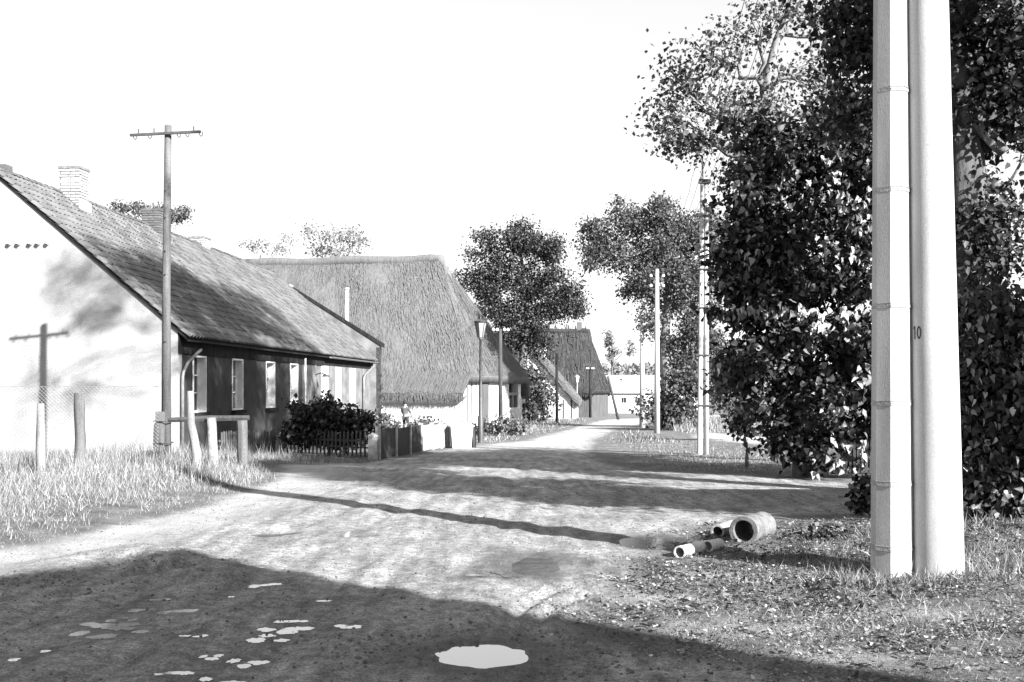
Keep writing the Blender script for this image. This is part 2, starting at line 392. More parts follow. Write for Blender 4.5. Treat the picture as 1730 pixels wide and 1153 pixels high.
def ground_mat():
    m = bpy.data.materials.new('earth'); m.use_nodes = True; n = m.node_tree.nodes; l = m.node_tree.links
    b = n['Principled BSDF']; b.inputs['Roughness'].default_value = .92; b.inputs['Specular IOR Level'].default_value = .2
    tc = n.new('ShaderNodeTexCoord')
    def noise(s, d=6, r=.6):
        q = n.new('ShaderNodeTexNoise'); q.inputs['Scale'].default_value = s; q.inputs['Detail'].default_value = d; q.inputs['Roughness'].default_value = r
        l.new(tc.outputs['Object'], q.inputs['Vector']); return q.outputs['Fac']
    def ramp(src, a, b_, p0=.35, p1=.65):
        r = n.new('ShaderNodeValToRGB'); r.color_ramp.elements[0].position = p0; r.color_ramp.elements[1].position = p1
        r.color_ramp.elements[0].color = g4(a); r.color_ramp.elements[1].color = g4(b_); l.new(src, r.inputs[0]); return r.outputs[0]
    def mixc(f, a, b_):
        q = n.new('ShaderNodeMix'); q.data_type = 'RGBA'; l.new(f, q.inputs[0]); l.new(a, q.inputs[6]); l.new(b_, q.inputs[7]); return q.outputs[2]
    def mul(a, b_):
        q = n.new('ShaderNodeMix'); q.data_type = 'RGBA'; q.blend_type = 'MULTIPLY'; q.inputs[0].default_value = 1
        l.new(a, q.inputs[6]); l.new(b_, q.inputs[7]); return q.outputs[2]
    ag = n.new('ShaderNodeAttribute'); ag.attribute_name = 'grass'
    ad = n.new('ShaderNodeAttribute'); ad.attribute_name = 'dust_glare'
    aw = n.new('ShaderNodeAttribute'); aw.attribute_name = 'wet'
    dirt = mul(ramp(noise(.9), .27, .41), ramp(noise(55, 5, .9), .40, 1.50, .40, .62))
    dirt = mul(dirt, ramp(noise(9, 6, .75), .68, 1.25, .40, .60))
    mp = n.new('ShaderNodeMapping'); mp.inputs['Rotation'].default_value = (0, 0, .45); mp.inputs['Scale'].default_value = (5.0, .8, 1)
    l.new(tc.outputs['Object'], mp.inputs['Vector'])
    sn = n.new('ShaderNodeTexNoise'); sn.inputs['Scale'].default_value = 1.0; sn.inputs['Detail'].default_value = 7; sn.inputs['Roughness'].default_value = .65
    l.new(mp.outputs[0], sn.inputs['Vector'])
    dirt = mul(dirt, ramp(sn.outputs['Fac'], .58, 1.25, .35, .66))
    dust_glare = mul(ramp(noise(1.6), .38, .50), ramp(noise(48, 5, .9), .5, 1.35, .4, .62))
    soil = mul(ramp(noise(2.2), .10, .21), ramp(noise(45, 4, .85), .35, 1.45, .4, .62))
    c = mixc(ad.outputs['Fac'], dirt, dust_glare)
    c = mixc(ag.outputs['Fac'], c, soil)
    wet = ramp(noise(5), .035, .07)
    c = mixc(aw.outputs['Fac'], c, wet)
    l.new(c, b.inputs['Base Color'])
    rr = n.new('ShaderNodeMapRange'); rr.inputs[3].default_value = .92; rr.inputs[4].default_value = .45
    l.new(aw.outputs['Fac'], rr.inputs[0]); l.new(rr.outputs[0], b.inputs['Roughness'])
    bp = n.new('ShaderNodeBump'); bp.inputs['Strength'].default_value = .8; bp.inputs['Distance'].default_value = .05
    l.new(noise(22, 8, .7), bp.inputs['Height'])
    bp2 = n.new('ShaderNodeBump'); bp2.inputs['Strength'].default_value = 1.0; bp2.inputs['Distance'].default_value = .02
    l.new(noise(90, 4, .7), bp2.inputs['Height']); l.new(bp.outputs[0], bp2.inputs['Normal'])
    l.new(bp2.outputs[0], b.inputs['Normal'])
    return m
M['earth'] = ground_mat()
def water_mat():
    m = bpy.data.materials.new('puddle_water'); m.use_nodes = True; n = m.node_tree.nodes; l = m.node_tree.links
    b = n['Principled BSDF']; b.inputs['Base Color'].default_value = g4(.05); b.inputs['Roughness'].default_value = .03
    b.inputs['IOR'].default_value = 1.33; b.inputs['Specular IOR Level'].default_value = .8
    b.inputs['Coat Weight'].default_value = 1.0; b.inputs['Coat Roughness'].default_value = .02; b.inputs['Coat IOR'].default_value = 3.0
    return m
M['water'] = water_mat()
M['muddy_water'] = mat('muddy_water', .02, .06, 9, rough=.13, bump=.03, spec=.4, grit=0)
M['film_water'] = mat('film_water', .10, .20, 30, rough=.06, bump=.015, spec=.8, grit=0)
_fb = M['film_water'].node_tree.nodes['Principled BSDF']; _fb.inputs['Coat Weight'].default_value = .8; _fb.inputs['Coat Roughness'].default_value = .05; _fb.inputs['Coat IOR'].default_value = 1.9

# ------------------------------------------------------------------ setting: ground, road, puddles
def build_ground():
    def axis(parts):
        out = []
        for a, b, s in parts: out += list(np.arange(a, b, s))
        return np.array(out)
    def grow(a, b, s, k):
        out = []; x = a
        while x < b: out.append(x); x += s; s *= k
        out.append(b); return out
    xr = grow(6.0, 2500, .09, 1.085)
    xs = np.concatenate([-np.array(xr)[::-1], np.arange(-5.95, 5.96, .05), np.array(xr)])
    ys = np.concatenate([-np.array(grow(-3.0, 60, .5, 1.2))[::-1], np.arange(3.2, 14, .05), grow(14.0, 3500, .08, 1.028)])
    X, Y = np.meshgrid(xs, ys); Z = H(X, Y)
    sd = dirt_sd(X, Y)
    bare = np.zeros_like(X)
    for bp_, rx_, ry_ in (((1210, 972), .55, .28), ((1110, 1010), .5, .3), ((1260, 1060), .6, .3), ((1380, 1110), .5, .25), ((1560, 1040), .3, .3), ((957, 960), .16, .22)):  # last patch: pale wet mud, painted paler for its white highlight
        c = P(*bp_); bare = np.maximum(bare, np.exp(-((X - c[0]) / rx_) ** 2 - ((Y - c[1]) / ry_) ** 2))
    grass = sstep(.12, -.30, sd) * (1 - .85 * bare)
    dust_glare = sstep(1.5, .15, sd) * (X < -2) * (Y > 8) * (Y < 24) + .8 * bare
    dust_glare = dust_glare + .8 * sstep(26, 40, Y) * sstep(2.0, .6, np.abs(sd - 1.5))
    dust_glare = np.clip(dust_glare * (0.5 + fbm(X * 1.3, Y * 1.3, 31, 3)), 0, 1)
    wet = np.zeros_like(X)
    for p in PUD[:2]:
        s = sdf(X, Y, p); wet = np.maximum(wet, (.75 - .5 * bare) * sstep(-.55, .0, s + .35 * (fbm(X * 4, Y * 4, 8, 3) - .5)))
    s = sdf(X, Y, PUD[2]); wet = np.maximum(wet, .6 * sstep(-.2, .0, s))
    # dark churned mud around the front pool and beside the road edge
    for p in GLINTS:
        pa = np.array(p); x0_, y0_ = pa.min(0) - .3; x1_, y1_ = pa.max(0) + .3
        i0, i1 = np.searchsorted(xs, (x0_, x1_)); j0, j1 = np.searchsorted(ys, (y0_, y1_)); sl_ = (slice(j0, j1), slice(i0, i1))
        if i1 > i0 and j1 > j0:
            wet[sl_] = np.maximum(wet[sl_], .40 * sstep(-.16, .0, sdf(X[sl_], Y[sl_], p)))
    for hp_ in ((1070, 968), (1040, 962), (800, 972), (1385, 905), (985, 1012)):
        c = P(*hp_); wet = np.maximum(wet, .8 * np.exp(-((X - c[0]) / .17) ** 2 - ((Y - c[1]) / .22) ** 2) * (fbm(X * 7, Y * 7, 78, 3) > .36))
    c = P(1010, 1085); wet = np.maximum(wet, .5 * np.exp(-((X - c[0]) / .55) ** 2 - ((Y - c[1]) / .4) ** 2) * (fbm(X * 6, Y * 6, 77, 3) > .42))
    a, b_ = P(437, 906), P(495, 901)
    d = seg_dist(X, Y, [a, b_]); wet = np.maximum(wet, .9 * sstep(.14, .03, d))
    nx, ny = len(xs), len(ys)
    V = np.stack([X, Y, Z], -1).reshape(-1, 3)
    I = np.arange(nx * ny).reshape(ny, nx)
    Q = np.stack([I[:-1, :-1], I[:-1, 1:], I[1:, 1:], I[1:, :-1]], -1).reshape(-1, 4)
    fs = sd.reshape(-1)[Q].mean(1)
    for name, sel in (('dirt_road', fs >= -.09), ('ground', fs < -.09)):
        q = Q[sel]; used = np.unique(q); mp = np.full(nx * ny, -1); mp[used] = np.arange(len(used))
        me = np_mesh(name, V[used], mp[q], smooth=True)
        for an, av in (('grass', grass), ('dust_glare', dust_glare), ('wet', wet)):
            at_ = me.attributes.new(an, 'FLOAT', 'POINT'); at_.data.foreach_set('value', av.reshape(-1)[used].astype(np.float32))
        props(link(name, me, M['earth']), kind='structure')
build_ground()
for p, lev in zip(PUD, PLEV):
    mb = MB(); mb.add([(x, y, lev) for x, y in p], [tuple(range(len(p)))])
    props(mb.build('puddle', M['water'] if p is PUD[0] else M['muddy_water']), kind='structure')
for p in GLINTS:
    pa = np.array(p); z = float(np.percentile(H(pa[:, 0], pa[:, 1]), 60)) + .002
    mb = MB(); mb.add([(x, y, z) for x, y in p], [tuple(range(len(p)))])
    props(mb.build('puddle', M['film_water']), kind='structure')

# ------------------------------------------------------------------ long tiled house on the left
ZB = -0.25; HA = -math.atan(0.065); HL = 25.9
house = empty('tiled_house', (-8.64, 28.3, ZB), HA, label='long low house with tiled roof, pale gable and three brick chimneys', cat='house')
HM = Matrix.Translation((-8.64, 28.3, ZB)) @ Matrix.Rotation(HA, 4, 'Z'); HI = HM.inverted()
SP = 5.23; EZ = 3.15; RZ = 7.54; XR = 0.30 - SP            # eave edge x=.3, ridge x=XR
TS = (RZ - EZ) / SP
def roof_z(x): return EZ + (0.30 - x) * TS
XB = XR - SP + .3                                          # back wall
def wall_with_holes(mb, y0, y1, zt, holes, z0=-.6, t=.3):
    """front wall (outer face x=0) between y0 and y1 with window openings (ya, yb, za, zb)"""
    y = y0
    for ya, yb, za, zb in holes:
        mb.box(-t, 0, y, ya, z0, zt); mb.box(-t, 0, ya, yb, z0, za); mb.box(-t, 0, ya, yb, zb, zt); y = yb
    mb.box(-t, 0, y, y1, z0, zt)
wy = [29.9, 33.2, 36.7, 39.7]
holes_near = [((Y - 28.3) - .52, (Y - 28.3) + .52, 1.17, 2.72) for Y in wy]
wy2 = [44.4, 46.9, 49.8]
holes_far = [((Y - 28.3) - .55, (Y - 28.3) + .55, 1.15, 2.72) for Y in wy2]
mb = MB(); wall_with_holes(mb, .302, 12.6, 3.1, holes_near); mb.build('front_wall', M['plaster_shaded'], house)  # near stretch coloured dark for the tree shade lying on it
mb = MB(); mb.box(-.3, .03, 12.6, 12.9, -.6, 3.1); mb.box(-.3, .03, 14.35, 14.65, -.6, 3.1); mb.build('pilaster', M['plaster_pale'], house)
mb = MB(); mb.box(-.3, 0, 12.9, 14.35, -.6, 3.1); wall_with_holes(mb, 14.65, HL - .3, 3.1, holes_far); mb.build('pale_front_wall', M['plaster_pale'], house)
mb = MB()
mb.prism([(0, 0, -.6), (0, 0, roof_z(0) - .105), (XR, 0, RZ - .105), (XB, 0, roof_z(0) - .105), (XB, 0, -.6)], (0, .3, 0))
mb.build('gable_wall', M['plaster_gable'], house)
mb = MB(); mb.box(XB, XB + .3, .3, HL, -.6, 3.1); mb.box(XB + .3, -.3, HL - .3, HL - .002, -.6, 3.1); mb.build('back_wall', M['plaster_pale'], house)
# roof body under the tiles
mb = MB()
mb.prism([(.24, .02, EZ - .03), (XR, .02, RZ - .03), (XR - SP, .02, EZ - .03), (XR - SP, .02, EZ - .10), (XR, .02, RZ - .10), (.24, .02, EZ - .10)], (0, HL - .02, 0))
mb.build('roof', M['deck'], house)
mb = MB(); mb.prism([(.26, -.06, EZ + .0), (XR, -.06, RZ + .0), (XR, -.06, RZ - .06), (.26, -.06, EZ - .06)], (0, .055, 0)); mb.build('verge_board', M['tar_wood'], house)
mb = MB(); mb.box(.003, .045, .02, 15.9, EZ - .42, EZ + .10); mb.build('eave_shade_strip', M['tar_wood'], house)  # black strip on the wall painting the shadow under the eave
mb = MB(); mb.box(.003, .045, 15.95, HL - .4, EZ - .30, EZ + .10); mb.build('eave_shade_strip', M['tar_wood'], house)
# pantiles: individual tiles nearest the gable, the rest joined
TW = .235; TC = .325; slen = SP / math.cos(math.atan(TS)); nrow = int(slen / TC); ncol = int((HL + .05) / TW)
ta = math.atan(TS)
tile = MB(); prof = [(0, .0), (.06, .012), (.10, .06), (.155, .07), (.205, .02), (.245, .0)]
for sgn in (0,):
    n = len(prof)
    vs = [(u, 0, h + .035) for u, h in prof] + [(u, .40, h + .002) for u, h in prof] + [(u, 0, h + .008) for u, h in prof]
    fs = [(i, i + 1, n + i + 1, n + i) for i in range(n - 1)] + [(2 * n + i, 2 * n + i + 1, i + 1, i) for i in (0, n - 2)]
    tile.add(vs, fs)
tile_me = tile.mesh('roof_tile'); tile_me.materials.append(M['tile'])
# slope frame: u along +y (house), v up the slope, n outward
U = Vector((0, 1, 0)); Vv = Vector((-math.cos(ta), 0, math.sin(ta))); Nn = Vector((math.sin(ta), 0, math.cos(ta)))
def tile_matrix(c, r, rr):
    o = Vector((.33, -.10 + c * TW, EZ - .02)) + Vv * (r * TC) + Nn * (.012 * rr.random()) + U * (.012 * (rr.random() - .5))
    m = Matrix((( U.x, Vv.x, Nn.x, o.x), (U.y, Vv.y, Nn.y, o.y), (U.z, Vv.z, Nn.z, o.z), (0, 0, 0, 1)))
    return m @ Matrix.Rotation(.03 * (rr.random() - .5), 4, 'Z') @ Matrix.Rotation(.03 * (rr.random() - .5), 4, 'X')
rr = random.Random(3)
rest_v = []; rest_f = []; tv = np.array(tile.v); tf = np.array(tile.f)
near_cols = 300 // nrow
for c in range(ncol):
    for r in range(nrow):
        m = tile_matrix(c, r, rr)
        if c < near_cols:
            o = link('roof_tile', tile_me, None, house); o.matrix_local = m
        else:
            A = np.array(m); rest_f.append(tf + len(rest_v) * len(tv)); rest_v.append(tv @ A[:3, :3].T + A[:3, 3])
props(link('roof_tiles', np_mesh('roof_tiles', np.concatenate(rest_v), np.concatenate(rest_f)), M['tile'], house), kind='stuff')
rt = MB(); k = 7
vs = [(.13 * math.cos(math.pi * i / (k - 1)), 0, .11 * math.sin(math.pi * i / (k - 1))) for i in range(k)]
vs += [(p[0] * .88, .38, p[2] * .88) for p in vs]
rt.add(vs, [(i, i + 1, k + i + 1, k + i) for i in range(k - 1)]); rt_me = rt.mesh('ridge_tile'); rt_me.materials.append(M['tile'])
for i in range(int(HL / .35)):
    if abs(i * .35 - 4.4) < .45: continue
    o = link('ridge_tile', rt_me, None, house, (XR, -.1 + i * .35, RZ + .02 + .015 * rr.random()), (0, 0, .05 * (rr.random() - .5)))
# windows
def window(parent, ya, yb, za, zb, dark=True, shut=False):
    t = .26; e = .05
    mb = MB()
    mb.box(-t, .02, ya + .001, ya + e, za + .001, zb - .001); mb.box(-t, .02, yb - e, yb - .001, za + .001, zb - .001)
    mb.box(-t, .02, ya + e, yb - e, zb - e, zb - .001); mb.box(-t, .02, ya + e, yb - e, za + .001, za + e)
    w = mb.build('window', M['white_paint'], parent)
    if shut:
        ym = (ya + yb) / 2
        for a, b in ((ya + e + .005, ym - .006), (ym + .006, yb - e - .005)):
            mb = MB(); mb.box(-.05, -.015, a, b, za + e + .005, zb - e - .005)
            for kz in (.12, .55): mb.box(-.015, -.003, a + .06, b - .06, za + kz + .05, za + kz + .38)
            mb.build('shutter', M['white_paint'], w)
    else:
        mb = MB(); mb.box(-.235, -.225, ya + e, yb - e, za + e, zb - e); mb.build('pane', M['glass'], w)
        h = zb - za - 2 * e; ym = (ya + yb) / 2
        mb = MB(); mb.box(-.224, -.165, ym - .05, ym + .05, za + e, zb - e); mb.build('mullion', M['white_paint'], w)
        for kz in (1 / 3, 2 / 3):
            mb = MB(); mb.box(-.224, -.19, ya + e, yb - e, za + e + h * kz - .018, za + e + h * kz + .018); mb.build('glazing_bar', M['white_paint'], w)
        for s0, s1 in ((ya + e, ya + e + .055), (yb - e - .055, yb - e)):
            mb = MB(); mb.box(-.224, -.18, s0 + .001, s1 - .001, za + e + .001, zb - e - .001); mb.build('sash', M['white_paint'], w)
    mb = MB(); mb.box(-.02, .12, ya - .06, yb + .06, za - .10, za - .001); mb.build('sill', M['tar_wood'] if dark else M['stone'], w)
    return w
for h in holes_near: window(house, *h)
for h in holes_far: window(house, *h, dark=False, shut=True)
# gutter, downpipes
mb = MB(); k = 8
for (a, b) in ((15.7, HL - .35),):
    ring = [(.36 + .07 * math.cos(math.pi * (1 + i / (k - 1))), EZ - .06 + .07 * math.sin(math.pi * (1 + i / (k - 1)))) for i in range(k)]
    ring2 = [(.36 + .058 * math.cos(math.pi * (2 - i / (k - 1))), EZ - .06 + .058 * math.sin(math.pi * (2 - i / (k - 1)))) for i in range(k)]
    mb.prism([(x, a, z) for x, z in ring + ring2], (0, b - a, 0))
mb.build('gutter', M['metal_grey'], house)
mb = MB(); mb.tube([(.30, .9, 2.86), (.26, .75, 2.78), (.14, .35, 2.5), (.10, .14, 2.25), (.085, .12, 2.1), (.085, .12, -.2)], .042, 10); mb.build('downpipe', M['metal_grey'], house, True)
mb = MB(); mb.tube([(.36, HL - 1.2, 2.98), (.36, HL - 1.25, 2.85), (.14, HL - 2.2, 2.45), (.09, HL - 2.3, 2.3), (.09, HL - 2.3, -.2)], .055, 10); mb.build('downpipe', M['metal_grey'], house, True)
mb = MB(); mb.tube([(.07, 12.75, 2.95), (.07, 12.75, -.2)], .04, 8); mb.build('downpipe', M['metal_white'], house, True)
# wall lamp bracket on the pilaster
mb = MB(); mb.tube([(.03, 14.5, 2.35), (.25, 14.5, 2.42), (.40, 14.5, 2.36)], .03, 6); mb.lathe([(0, .10), (.10, .06), (.16, -.02), (.02, -.02)], 10, Matrix.Translation((.42, 14.5, 2.28))); mb.build('wall_lamp', M['metal_dark'], house)
# fire wall at the far end with its sloping coping, coloured black for its shaded underside
fy = HL - .05
def hloc(px, py, Y): return HI @ at(px, py, Y)
a = hloc(490, 484, 54.1); b = hloc(645, 580, 54.1)
mb = MB(); mb.prism([(b.x - .10, fy, -.6), (b.x - .10, fy, b.z - .14), (a.x, fy, a.z - .12), (a.x - .25, fy, a.z - .5), (a.x - .25, fy, -.6)], (0, .32, 0)); mb.build('fire_wall', M['plaster_pale'], house)
mb = MB(); mb.box(b.x - .26, b.x - .085, fy - .012, fy + .335, -.6, b.z - .22); mb.build('brick_toothing', M['brick_darkest'], house)
mb = MB(); mb.prism([(b.x + .06, fy - .04, b.z - .02), (b.x + .06, fy - .04, b.z - .22), (a.x, fy - .04, a.z - .10), (a.x, fy - .04, a.z + .02)], (0, .55, 0)); mb.build('coping', M['tar_wood'], house)
mb = MB(); mb.box(a.x - .55, a.x - .02, fy - .12, fy + .4, a.z - .28, a.z + .10); mb.build('cap_stone', M['plaster_white'], house)
rb = random.Random(11)
for i in range(18):                                       # toothed brick courses left standing on the outer edge of the fire wall
    if rb.random() < .35: continue
    z = .15 + i * .16
    mb = MB(); mb.box(b.x - .083, b.x - .08 + .04 + .08 * rb.random(), fy + .01, fy + .30, z, z + .10); mb.build('brick', M['brick_darkest'], house)
# chimneys
brick_me = {}
for nm, mt in (('brick_pale', 'brick_pale'), ('brick_dark', 'brick_dark')):
    mb = MB(); mb.box(-.118, .118, -.055, .055, -.034, .034); me = mb.mesh('brick'); me.materials.append(M[mt]); brick_me[nm] = me
def chimney(x, y, z0, z1, w, mtl, mort, bricks=True, sm=1.0):
    mb = MB(); mb.box(x - w / 2 + .012, x + w / 2 - .012, y - w / 2 + .012, y + w / 2 - .012, z0, z1 - .02)
    ch = mb.build('chimney', M[mort], house)
    if bricks:
        n = int((z1 - z0 - .16) / .085); per = max(2, round(w / .25)); bl = w / per
        for i in range(n):
            z = z1 - .12 - i * .085; off = (i % 2) * .5
            for side in range(4):
                for k in range(per):
                    t = -w / 2 + (k + .5 * (1 if off == 0 else 1)) * bl + (off - .25) * .5 * bl
                    t = max(-w / 2 + .10, min(w / 2 - .10, t))
                    px_, py_, rz = ((x + t, y - w / 2 + .05, 0), (x + w / 2 - .05, y + t, math.pi / 2), (x + t, y + w / 2 - .05, 0), (x - w / 2 + .05, y + t, math.pi / 2))[side]
                    if side >= 2 and i % 1 == 0: continue
                    o = link('brick', brick_me[mtl], None, ch, (px_ + .004 * rb.random(), py_ - .012 * rb.random(), z), (0, 0, rz + .03 * (rb.random() - .5)))
                    o.scale = (bl / .26, 1, .95)
    mb = MB(); mb.box(x - w / 2 - .03, x + w / 2 + .03, y - w / 2 - .03, y + w / 2 + .03, z1 - .075, z1); mb.box(x - w / 2 + .1, x + w / 2 - .1, y - w / 2 + .1, y + w / 2 - .1, z1 + .001, z1 + .03); mb.build('chimney_cap', M[mort], ch)
    return ch
def on_ridge(px):                                          # y along the house where the ridge shows at this pixel column
    y = 0
    for i in range(200):
        p = HM @ Vector((XR, i * .13, RZ)); 
        if CX + F * p.x / p.y < px: y = i * .13
    return y
y1 = on_ridge(112); y2 = on_ridge(254); y3 = on_ridge(343)
chimney(XR + .30, y1 - .1, RZ - .65, RZ + .83, .62, 'brick_pale', 'mortar')
mb = MB(); mb.box(XR + .615, XR + .66, y1 - .45, y1 + .25, RZ - .62, RZ - .18); mb.build('flashing', M['plaster_white'], house)
chimney(XR + .15, y2, RZ - .6, RZ + .62, .68, 'brick_dark', 'mortar_dark')
chimney(XR - .1, y3, RZ - .4, RZ + .38, .66, 'brick_pale', 'mortar', bricks=True)
mb = MB(); mb.box(XR - .2, XR + .15, .35, .7, RZ - .1, RZ + .22); mb.build('ridge_vent', M['brick_dark'], house)
# little insulators in a row on the gable
for px in (8, 24, 45, 59, 75):
    p = HI @ at(px, 410, 28.3)
    mb = MB(); mb.tube([(p.x, -.0, p.z - .03), (p.x, -.10, p.z - .05), (p.x, -.10, p.z + .02)], .012, 6); ib = mb.build('insulator', M['metal_dark'], house)
    mb = MB(); mb.lathe([(0, .08), (.03, .07), (.045, .02), (.04, -.01), (0, -.01)], 8, Matrix.Translation((p.x, -.10, p.z))); mb.build('insulator_cup', M['porcelain'], ib)

# white mast behind the fire wall
p = at(586, 535, 56.5); t = at(586, 488, 56.5)
mb = MB(); mb.tube([(p.x, 56.5, -.9), (t.x, 56.5, t.z)], .10, 10)
mb.lathe([(.0, .05), (.12, .03), (.12, -.06), (.09, -.06)], 10, Matrix.Translation(t))
props(mb.build('vent_mast', M['metal_white'], None, True), 'thin white mast rising between the tiled house and the big thatched roof', 'mast')

# ------------------------------------------------------------------ thatched buildings
def thatch_grid(c00, c10, c11, c01, nu, nv, amp, seed, nrm, lip=0.0):
    """bilinear sheet c00 (eave left) c10 (eave right) c11 (top right) c01 (top left), pushed out unevenly along nrm"""
    u = np.linspace(0, 1, nu + 1); v = np.linspace(0, 1, nv + 1); U_, V_ = np.meshgrid(u, v)
    U3 = U_[..., None]; V3 = V_[..., None]
    Pp = (np.array(c00) * (1 - U3) + np.array(c10) * U3) * (1 - V3) + (np.array(c01) * (1 - U3) + np.array(c11) * U3) * V3
    L = np.linalg.norm(np.array(c10) - np.array(c00)); Hh = np.linalg.norm(np.array(c01) - np.array(c00))
    d = amp * (fbm(U_ * L * .6, V_ * Hh * .35, seed, 3) - .45) + amp * .35 * (fbm(U_ * L * 3.0, V_ * Hh * .9, seed + 5, 3) - .45)
    d = d * np.clip(np.minimum(V_, 1 - V_) * 8 + .2, 0, 1)
    Pp = Pp + d[..., None] * np.array(nrm)
    I = np.arange((nu + 1) * (nv + 1)).reshape(nv + 1, nu + 1)
    Q = np.stack([I[:-1, :-1], I[:-1, 1:], I[1:, 1:], I[1:, :-1]], -1).reshape(-1, 4)
    return Pp.reshape(-1, 3), Q, I
def join(parts):
    V = []; Q = []; n = 0
    for v, q in parts: V.append(v); Q.append(q + n); n += len(v)
    return np.concatenate(V), np.concatenate(Q)
STRAW_V = [(-.5, 0, 0), (.5, 0, 0), (.0, 0, .9), (-.25, 1, .1), (.25, 1, .1)]; STRAW_F = [(0, 2, 3), (2, 4, 3), (2, 1, 4), (0, 1, 2)]
def straws(c00, c10, c11, c01, n, rng, nrm, length, width, off=.02, tri=False):
    c00, c10, c11, c01 = [np.array(c, float) for c in (c00, c10, c11, c01)]
    # bundles start near the eave side and point up the slope; area uniform enough
    v = .94 * (1 - (1 - rng.random(n)) ** .5) if tri else rng.random(n) * .97; u = rng.random(n)
    u3 = u[:, None]; v3 = v[:, None]
    lo = c00 * (1 - u3) + c10 * u3; hi = c01 * (1 - u3) + c11 * u3
    p = lo * (1 - v3) + hi * v3 + np.array(nrm) * (off * rng.random(n))[:, None]
    f = hi - lo; f = f / np.linalg.norm(f, axis=1, keepdims=True) + rng.normal(size=(n, 3)) * .07
    f = f + np.array(nrm) * -.05
    l = length * (.5 + rng.random(n)); w = width * (.5 + rng.random(n))
    return scatter(STRAW_V, STRAW_F, p, f, np.repeat(np.array(nrm)[None], n, 0), np.stack([w * 1.5, l, w * .20], 1))
def norm_of(a, b, c):
    n = np.cross(np.array(b) - np.array(a), np.array(c) - np.array(a)); n = n / np.linalg.norm(n)
    return n
def thatch_roof(parent, L, W, e, rz, hipz, hin, over=.4, hipover=.35, mtl='thatch', straw='thatch_straw', ns=9000, sl=.7, sw=.06, thick=.35, left_hip=False):
    """local frame: x along the ridge (0 = street end, negative away), y 0..W depth, z up.  Half hip at the street end."""
    s = (rz - e) / (W / 2 + over)
    yh = -over + (hipz - e) / s                            # front slope at the half hip's eave level
    R = (-hin, W / 2, rz - .12); Lr = (-L, W / 2, rz)
    A = (-L, -over, e); B = (hipover * .5, -over, e); C = (hipover, yh, hipz); D = (hipover, W - yh, hipz); E_ = (hipover * .5, W + over, e); Fb = (-L, W + over, e)
    nf = norm_of(A, B, R); nh = norm_of(C, D, R); nb = norm_of(E_, Fb, R)
    g1 = thatch_grid(A, B, R, Lr, 60, 26, .28, 3, nf)[:2]
    # front slope split: below hip level the edge is the verge B-C, above it the hip line C-R
    t = (hipz - e) / (rz - e)
    Cl = tuple(np.array(A) * (1 - t) + np.array(Lr) * t)
    g1 = thatch_grid(A, B, C, Cl, 60, 10, .22, 3, nf)[:2]; g2 = thatch_grid(Cl, C, R, Lr, 60, 22, .26, 4, nf)[:2]
    g3 = thatch_grid(C, D, R, R, 24, 22, .22, 5, nh)[:2]
    Db = tuple(np.array(Fb) * (1 - t) + np.array(Lr) * t)
    g4_ = thatch_grid(E_, Fb, Db, D, 20, 8, .2, 6, nb)[:2]; g5 = thatch_grid(D, Db, Lr, R, 20, 12, .2, 7, nb)[:2]
    parts = [g1, g2, g3, g4_, g5]
    # thick eaves: skirts hanging from the edges, underside set back
    def skirt(a, b, drop, inn, n=30, seed=0):
        a = np.array(a); b = np.array(b); k = np.linspace(0, 1, n + 1)[:, None]; top = a * (1 - k) + b * k
        rg = np.random.default_rng(seed)
        low = top + np.array(drop) * (0.85 + .3 * rg.random((n + 1, 1))); back = low + np.array(inn)
        v = np.concatenate([top, low, back]); q = []
        for i in range(n):
            q.append((i, i + n + 1, i + n + 2, i + 1)); q.append((i + n + 1, i + 2 * n + 2, i + 2 * n + 3, i + n + 2))
        return v, np.array(q)
    parts += [skirt(A, B, (0, .10, -thick), (0, .9, .25), 60, 1), skirt(B, C, (-.12, .05, -thick), (-.7, 0, .1), 12, 2), skirt(C, D, (-.12, 0, -thick), (-.8, 0, .2), 24, 3),
              skirt(D, E_, (-.12, -.05, -thick), (-.7, 0, .1), 8, 4), skirt(E_, Fb, (0, -.1, -thick), (0, -.9, .25), 20, 5)]
    V, Q = join(parts)
    rf = link('thatch_roof', np_mesh('thatch_roof', V, Q, smooth=False), M[mtl], parent)
    rng = np.random.default_rng(int(L * 10))
    S = [straws(A, B, C, Cl, int(ns * .33), rng, nf, sl, sw, .06), straws(Cl, C, R, Lr, int(ns * .5), rng, nf, sl, sw, .06), straws(C, D, R, R, int(ns * .17), rng, nh, sl, sw, .06, True)]
    n = int(ns * .03); k = rng.random((n, 1))               # ragged eave and ridge ends
    pe = np.array(A) * (1 - k) + np.array(B) * k + np.array((0, .05, -thick * .9)) * rng.random((n, 1)); fe = np.tile(np.array((0, -.15, -.9)), (n, 1)) + rng.normal(size=(n, 3)) * .1
    S.append(scatter(STRAW_V, STRAW_F, pe, fe, np.tile(nf, (n, 1)), np.stack([np.full(n, sw), np.full(n, .22), np.full(n, sw)], 1)))
    rr2 = np.array(R); cap = MB()                           # rounded ridge roll
    pc = [np.array(Lr) * (1 - t_) + rr2 * t_ + np.array((0, .05 * math.sin(9 * t_), -.12 + .05 * math.sin(14 * t_))) for t_ in np.linspace(0, 1, 24)]
    pc += [rr2 + (np.array(C) - rr2) * .05 + (np.array(D) - rr2) * .05 + np.array((0, 0, -.16)), rr2 + (np.array(C) - rr2) * .10 + (np.array(D) - rr2) * .10 + np.array((0, 0, -.22))]
    cap.tube(pc, [.34] * 23 + [.32, .27, .16], 12, wob=.10, seed=3); cap.build('ridge_roll', M[mtl], rf, True)
    V, Q = join(S)
    props(link('thatch_straw', np_mesh('thatch_straw', V, Q), M[straw], rf), kind='stuff')
    return yh, s

